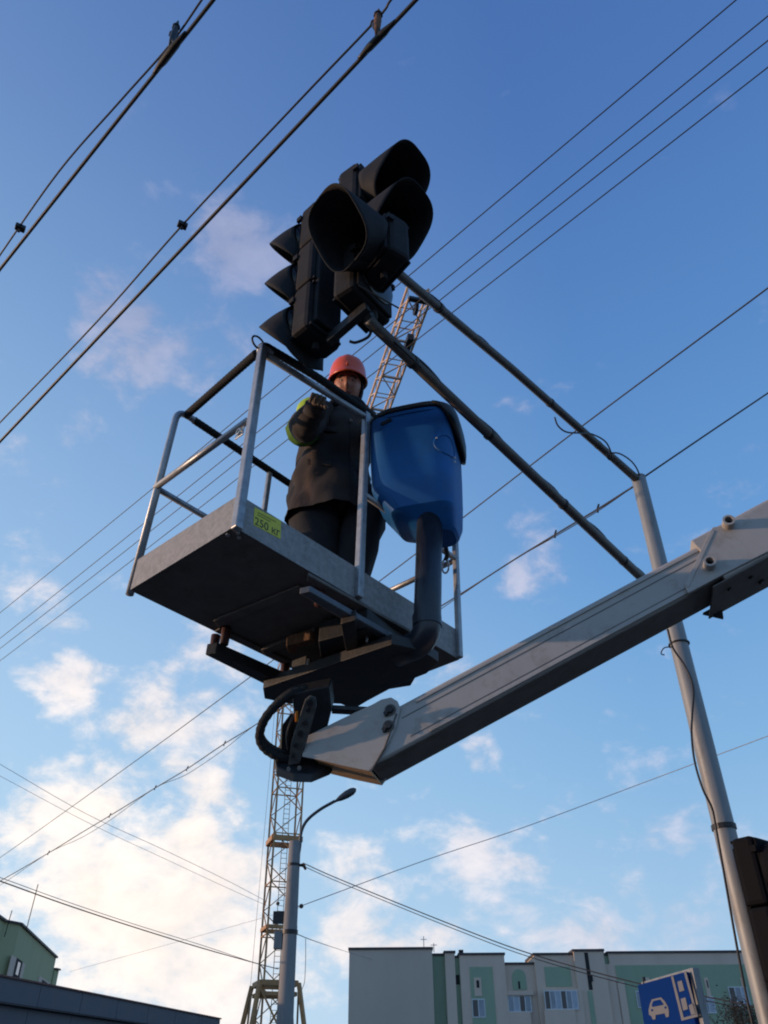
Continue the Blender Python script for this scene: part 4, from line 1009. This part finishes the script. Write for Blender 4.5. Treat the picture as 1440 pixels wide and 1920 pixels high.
torso([(g(-.29, 3.37, .62), .215, .20), (g(-.287, 3.38, .78), .205, .19), (g(-.28, 3.38, 1.0), .185, .165), (g(-.25, 3.37, 1.20), .195, .165), (g(-.228, 3.36, 1.31), .185, .14), (g(-.215, 3.345, 1.37), .12, .10), (g(-.21, 3.335, 1.41), .07, .07)], 'jacket', jacket_m, .045)
for a_, b_, c_ in (('s1', 'e1', 'w1'), ('s2', 'e2', 'w2')):
    sh_ = J['shc'].lerp(J[a_], .55)
    V_ = [sh_, J[a_], J[a_].lerp(J[b_], .5), J[b_], J[b_].lerp(J[c_], .5), J[c_]]
    skin('sleeve', V_, [(i, i+1) for i in range(5)], [.105, .104, .098, .088, .078, .058] if a_ == 's1' else [.10, .088, .08, .078, .07, .052], jacket_m, man, sub=3, disp=.022)
bmt = bmesh.new()
def leg(P, Rr):
    c_ = curve(P, 8); n_ = len(c_); rr = []
    for i in range(n_):
        t = i/(n_-1)*(len(Rr)-1); k = min(int(t), len(Rr)-2); rr.append(Rr[k]+(Rr[k+1]-Rr[k])*(t-k))
    tube(c_, rr, 24, bmt)
leg([J['pel']-X1*.06, J['p1'], J['k1'], J['a1']], [.15, .145, .118, .105])
leg([J['pel']+X1*.06, J['p2'], J['k2'], J['a2']], [.15, .145, .108, .10])
for v in bmt.verts:
    q = v.co; v.co = q+Vector((noise.noise(q*11), noise.noise(q*11+X1*9), noise.noise(q*13+Y1*5)*.3))*.022
obj('trousers', bmt, trouser_m, man, smooth=True)
# high visibility panel on the near sleeve and shoulder
def shell(a, b, ra, rb, mt, nm, off=Vector((0, 0, 0)), t0=0, t1=1):
    a = J[a]; b = J[b]; t = (b-a); s_, u_ = frame(t); rings = []
    for k in range(7):
        q = t0+(t1-t0)*k/6; r_ = ra+(rb-ra)*q
        rings.append([a+t*q+off+(s_*math.cos(j*math.pi/8)+u_*math.sin(j*math.pi/8))*r_*(1+.05*math.sin(j*3.1+k*1.7)) for j in range(16)])
    return obj(nm, loft(rings), mt, man, smooth=True)
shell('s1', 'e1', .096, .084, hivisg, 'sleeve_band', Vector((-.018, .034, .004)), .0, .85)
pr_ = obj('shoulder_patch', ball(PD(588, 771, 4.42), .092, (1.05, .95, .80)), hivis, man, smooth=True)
# jacket details
def on_jacket(px, py, d_=3.9): return atd(px, py, d_)
jb_ = [o for o in man.children if o.name.startswith('jacket')][0]
jbm = bmesh.new(); jbm.from_mesh(jb_.data); bmesh.ops.transform(jbm, matrix=mworld(jb_), verts=jbm.verts); jbv = BVHTree.FromBMesh(jbm)
def jhit(px, py):
    h_ = jbv.ray_cast(EYE, ray(px, py).normalized()); return h_[0], h_[1]
def jline(nm, pts, r_, mt):
    P_ = [jhit(*p)[0] for p in pts]; P_ = [p for p in P_ if p is not None]
    if len(P_) > 1: obj(nm, tube(P_, r_, 6), mt, man)
jline('zip', [(655, y_) for y_ in range(785, 930, 12)], .004, trouser_m)
for (x0, x1, y0, y1) in ((578, 622, 862, 872), (596, 632, 800, 809)):
    P_ = [jhit(a_, b_) for a_, b_ in ((x0, y0), (x1, y0+2), (x1, y1+3), (x0, y1))]
    if all(p[0] is not None for p in P_): obj('pocket_flap', prism([p[0]+p[1]*.003 for p in P_], P_[0][1]*.007), jacket_m, man, bevel=.002)
# boots
for a in ('a1', 'a2'):
    p = J[a]; rings = []
    for t, w_, h_ in ((-.09, .03, .04), (-.07, .045, .09), (.0, .05, .11), (.08, .05, .07), (.16, .048, .055), (.19, .03, .03)):
        rings.append([Vector((p.x+w_*math.cos(k*math.pi/6), p.y-t, FZ+.006+h_*.5+h_*.5*math.sin(k*math.pi/6))) for k in range(12)])
    obj('boot', loft(rings), blacks, man, smooth=True)
# head
HC = g(-.203, 3.30, 1.525)
face_dir = Vector((.03, -.92, -.39)).normalized(); fs = face_dir.cross(Z1).normalized(); fu = fs.cross(face_dir).normalized()
if fu.z < 0: fu = -fu
fs = fu.cross(face_dir)*-1
bm = bmesh.new(); bmesh.ops.create_uvsphere(bm, u_segments=40, v_segments=28, radius=1)
def gs(x, z, cx, cz, sx, sz): return math.exp(-((x-cx)/sx)**2-((z-cz)/sz)**2)
for v in bm.verts:
    x, y, z = v.co; fr = max(0, -y)
    px, py, pz_ = x*.078, y*.098, z*.118
    if z < 0: px *= 1-.22*(-z)**1.5; py *= 1-.10*(-z)
    b_ = 0
    if y < 0:
        b_ += .022*gs(x, z, 0, -.12, .16, .17)+.012*gs(x, z, 0, .02, .10, .2)      # nose
        b_ += -.012*gs(x, z, -.40, .10, .20, .10)-.012*gs(x, z, .40, .10, .20, .10)   # sockets
        b_ += .006*gs(x, z, 0, .26, .55, .08)                                          # brow
        b_ += .007*gs(x, z, 0, -.43, .30, .05)-.006*gs(x, z, 0, -.50, .30, .03)+.007*gs(x, z, 0, -.56, .26, .05)
        b_ += .010*gs(x, z, 0, -.85, .35, .15)
        b_ += .006*gs(x, z, -.55, -.2, .2, .2)+.006*gs(x, z, .55, -.2, .2, .2)
    py -= b_
    v.co = HC+fs*px-face_dir*py+fu*pz_
head = obj('head', bm, skin_m, man, smooth=True)
for e in (-1, 1):
    obj('eye', ball(HC+fs*e*.031+fu*.012+face_dir*.0745, .0095, seg=12), mat('eye white', (.28, .26, .24), .3), head, smooth=True)
    obj('pupil', ball(HC+fs*e*.031+fu*.011+face_dir*.0822, .0038, seg=8), darkhole, head, smooth=True)
    obj('ear', ball(HC+fs*e*.078-fu*.005-face_dir*.005, .028, (.4, .7, 1), seg=12), skin_m, head, smooth=True)
    obj('eyebrow', tube(curve([HC+fs*e*.014+fu*.030+face_dir*.094, HC+fs*e*.032+fu*.035+face_dir*.090, HC+fs*e*.050+fu*.028+face_dir*.078], 4), .004, 6), hair_m, head)
obj('mouth', tube(curve([HC-fs*.025-fu*.057+face_dir*.086, HC-fu*.062+face_dir*.098, HC+fs*.025-fu*.057+face_dir*.086], 4), .0035, 6), mat('lips', (.16, .05, .045), .5), head)
# cap / ear flaps under the helmet
bm = bmesh.new(); bmesh.ops.create_uvsphere(bm, u_segments=32, v_segments=20, radius=1)
for v in bm.verts:
    x, y, z = v.co; v.co = HC+fs*x*.093-face_dir*(y*.112+.022)+fu*(z*.128+.004)
rem = [v for v in bm.verts if (v.co-HC).dot(face_dir) > .030 and (v.co-HC).dot(fu) < .055]
bmesh.ops.delete(bm, geom=rem, context='VERTS')
o = obj('cap', bm, hair_m, man, smooth=True); sf = o.modifiers.new('thickness', 'SOLIDIFY'); sf.thickness = .012
obj('chin_strap', tube(curve([HC-fs*.088-fu*.01+face_dir*.02, HC-fs*.06-fu*.10+face_dir*.05, HC-fu*.128+face_dir*.055, HC+fs*.06-fu*.10+face_dir*.05, HC+fs*.088-fu*.01+face_dir*.02], 5), .006, 6), hair_m, man)
obj('collar', tube(curve([g(-.207, 3.345, 1.365)+Vector((.092*math.cos(k*math.pi/5), .10*math.sin(k*math.pi/5), .008*math.sin(k))) for k in range(11)], 3), .036, 10), hair_m, man, smooth=True)
# helmet
hu = (fu*.96-face_dir*.12).normalized(); hs = fs; hf = hs.cross(hu)
if hf.dot(face_dir) < 0: hf = -hf
HCe = HC+fu*.040-face_dir*.004
rings = []
seg = 36
for z_, sc in ((-.010, 1.07), (-.004, 1.08), (.0, 1.0), (.03, .985), (.065, .945), (.095, .86), (.118, .73), (.134, .54), (.143, .30), (.146, .06)):
    rg = []
    for k in range(seg):
        t = 2*math.pi*k/seg; c_, s_ = math.cos(t), math.sin(t)
        peak = .030*max(0, s_)**3 if z_ < .002 else 0
        ridge = .004 if (abs(c_) < .18 and z_ > .03) else 0
        rg.append(HCe+hs*c_*.108*sc+hf*(s_*.128*sc+peak)+hu*(z_+ridge-(.012*max(0, s_)**2 if z_ < .002 else 0)))
    rings.append(rg)
bm = loft(rings, cap=False); bm.faces.new(bm.verts[-seg:])
hel = obj('helmet', bm, orange, man, smooth=True, auto=60)
sf = hel.modifiers.new('thickness', 'SOLIDIFY'); sf.thickness = .004
obj('helmet_ridge', tube(curve([HCe+hf*.122+hu*.035, HCe+hf*.090+hu*.106, HCe+hu*.143, HCe-hf*.090+hu*.106, HCe-hf*.122+hu*.035], 5), .010, 8), orange, hel, smooth=True)
# hands: palm and five fingers curled on the rail
def hand(wr, grip, dirn, mt, nm, side=1):
    d_ = (grip-wr).normalized(); k_ = Vector(dirn).normalized(); k_ = (k_-d_*k_.dot(d_)).normalized(); n_ = d_.cross(k_).normalized()
    if n_.z > 0: n_ = -n_
    V = [wr, wr+d_*.045, wr+d_*.085]; E_ = [(0, 1), (1, 2)]; Rr = [.026, (.036, .02), (.038, .018)]
    for f_ in range(4):
        o_ = k_*(.030-.020*f_); ln_ = (.036, .041, .038, .030)[f_]
        i0 = len(V); base_ = wr+d_*.088+o_
        V += [base_, base_+d_*ln_*.7+n_*.008, base_+d_*ln_*.95+n_*.034, base_+d_*ln_*.45+n_*.055]
        E_ += [(2, i0), (i0, i0+1), (i0+1, i0+2), (i0+2, i0+3)]; Rr += [.0105, .0100, .0092, .0080]
    i0 = len(V); V += [wr+d_*.03+k_*.035*side+n_*.008, wr+d_*.06+k_*.052*side+n_*.022, wr+d_*.085+k_*.045*side+n_*.035]
    E_ += [(1, i0), (i0, i0+1), (i0+1, i0+2)]; Rr += [.013, .011, .0095]
    return skin(nm, V, E_, Rr, mt, man, sub=2)
gl1 = At.lerp(Mt_, .52)+UP*.015
hand(J['w1']+Vector((.0, -.01, .005)), atd(600, 737, 3.80), d2, glove_m, 'hand')
hand(J['w2'], J['h2'], d2, glove_m, 'hand', -1)
obj('cuff', tube([J['w1']+Vector((-.01, .03, -.015)), J['w1']+Vector((.005, -.012, .005))], .058, 16), jacket_m, man, smooth=True)
q = atd(658, 788, 4.28); obj('button', tube([q, q+cf*.03], .008, 10), steel, man)

# ------------------------------------------------------------------ road sign
zs = 2.25
TL = atz(1195, 1847, zs); TR = atz(1284, 1822, zs)
sn = (TR-TL).cross(Z1).normalized()
if sn.y > 0: sn = -sn
sgn = empty('road_sign', ((TL.x+TR.x)/2, (TL.y+TR.y)/2, 0), 'blue road sign with white car and bar symbols in front of the apartment block', 'road sign')
st = (TR-TL)
hs_ = .62
obj('panel', box(TL-Z1*hs_, st, -sn*.03, Z1*hs_), signblue, sgn, bevel=.006)
obj('backing_frame', box(TL-Z1*(hs_+.01)-sn*.034-st*.0+Z1*.0, st*1.06, -sn*.05, Z1*(hs_+.03)), pole_m, sgn, bevel=.004)
def sp(px, py, off=.0): return atplane(px, py, TL, sn)+sn*off
def sdec(px, nm, mt=signwhite, off=.004): return obj(nm, prism([sp(a, b, off) for a, b in px], -sn*.003), mt, sgn)
sdec([(1259, 1831), (1263, 1830), (1283, 1908), (1308, 1901), (1310, 1906), (1279, 1914)], 'bar_symbol')
sdec([(1271, 1841), (1279, 1838), (1284, 1857), (1275, 1860)], 'bar_symbol')
sdec([(1277, 1873), (1286, 1870), (1291, 1892), (1282, 1895)], 'bar_symbol')
sdec([(1292, 1885), (1302, 1880), (1308, 1900), (1297, 1903)], 'bar_symbol')
sdec([(1283, 1822), (1287, 1821), (1309, 1903), (1305, 1904)], 'bar_symbol')
car_px = [(1217, 1895), (1219, 1884), (1223, 1874), (1240, 1870), (1247, 1877), (1253, 1887), (1255, 1895), (1255, 1906), (1250, 1908), (1247, 1900), (1230, 1903), (1230, 1911), (1225, 1912), (1222, 1905), (1218, 1903)]
cs = sdec(car_px, 'car_symbol')
sdec([(1223, 1885), (1226, 1877), (1239, 1874), (1245, 1882), (1245, 1884), (1225, 1888)], 'car_symbol_window', signblue, .006)
for px, py in ((1224, 1894), (1249, 1889)): sdec([(px+2.2*math.cos(k*math.pi/4), py+2.2*math.sin(k*math.pi/4)) for k in range(8)], 'car_symbol_lamp', signblue, .006)
pb = TL+st*.55-sn*.12
obj('post', tube([(pb.x, pb.y, 0), (pb.x, pb.y, zs-.04)], .038, 14), pole_m, sgn, smooth=True)
obj('mounting_clip', box(TL+st*.05+sn*-.03+Z1*.0, st*.02, -sn*.02, Z1*.05), blacks, sgn)

# ------------------------------------------------------------------ bare tree before the apartment block
tb_ = aty(1385, 1905, 42)
tree = empty('tree', (tb_.x, 42, 0), 'small dark twiggy tree between the road sign and the signal pole', 'tree')
bmT = bmesh.new(); lv = bmesh.new()
tips = []
def branch(p, d_, ln_, r_, lvl):
    q = p+d_*ln_; md = p.lerp(q, .5)+Vector((random.uniform(-1, 1), random.uniform(-1, 1), 0))*ln_*.08
    tube([p, md, q], [r_, r_*.85, r_*.65], 6, bmT, False)
    if lvl == 0: tips.append(q); return
    for i in range(random.choice((3, 3, 4))):
        nd = (d_+Vector((random.uniform(-1, 1), random.uniform(-1, 1), random.uniform(-.25, .7)))*.85).normalized()
        branch(p.lerp(q, random.uniform(.55, 1)), nd, ln_*random.uniform(.6, .8), r_*.55, lvl-1)
branch(Vector((tb_.x, 42, 0)), Vector((.02, 0, 1)), tb_.z*.50, .11, 5)
obj('branches', bmT, bark, tree)
for q in tips:
    for i in range(3):
        c_ = q+Vector((random.gauss(0, .16), random.gauss(0, .16), random.gauss(0, .14))); a_ = random.uniform(0, 6.28); s_ = random.uniform(.04, .08)
        e_ = Vector((math.cos(a_), math.sin(a_), random.uniform(-.6, .6)))*s_; f_ = Vector((-math.sin(a_), math.cos(a_), random.uniform(-.6, .6)))*s_*.6
        lv.faces.new([lv.verts.new(c_+x_) for x_ in (-e_, f_, e_, -f_)])
obj('crown', lv, leafm, tree, kind='stuff')
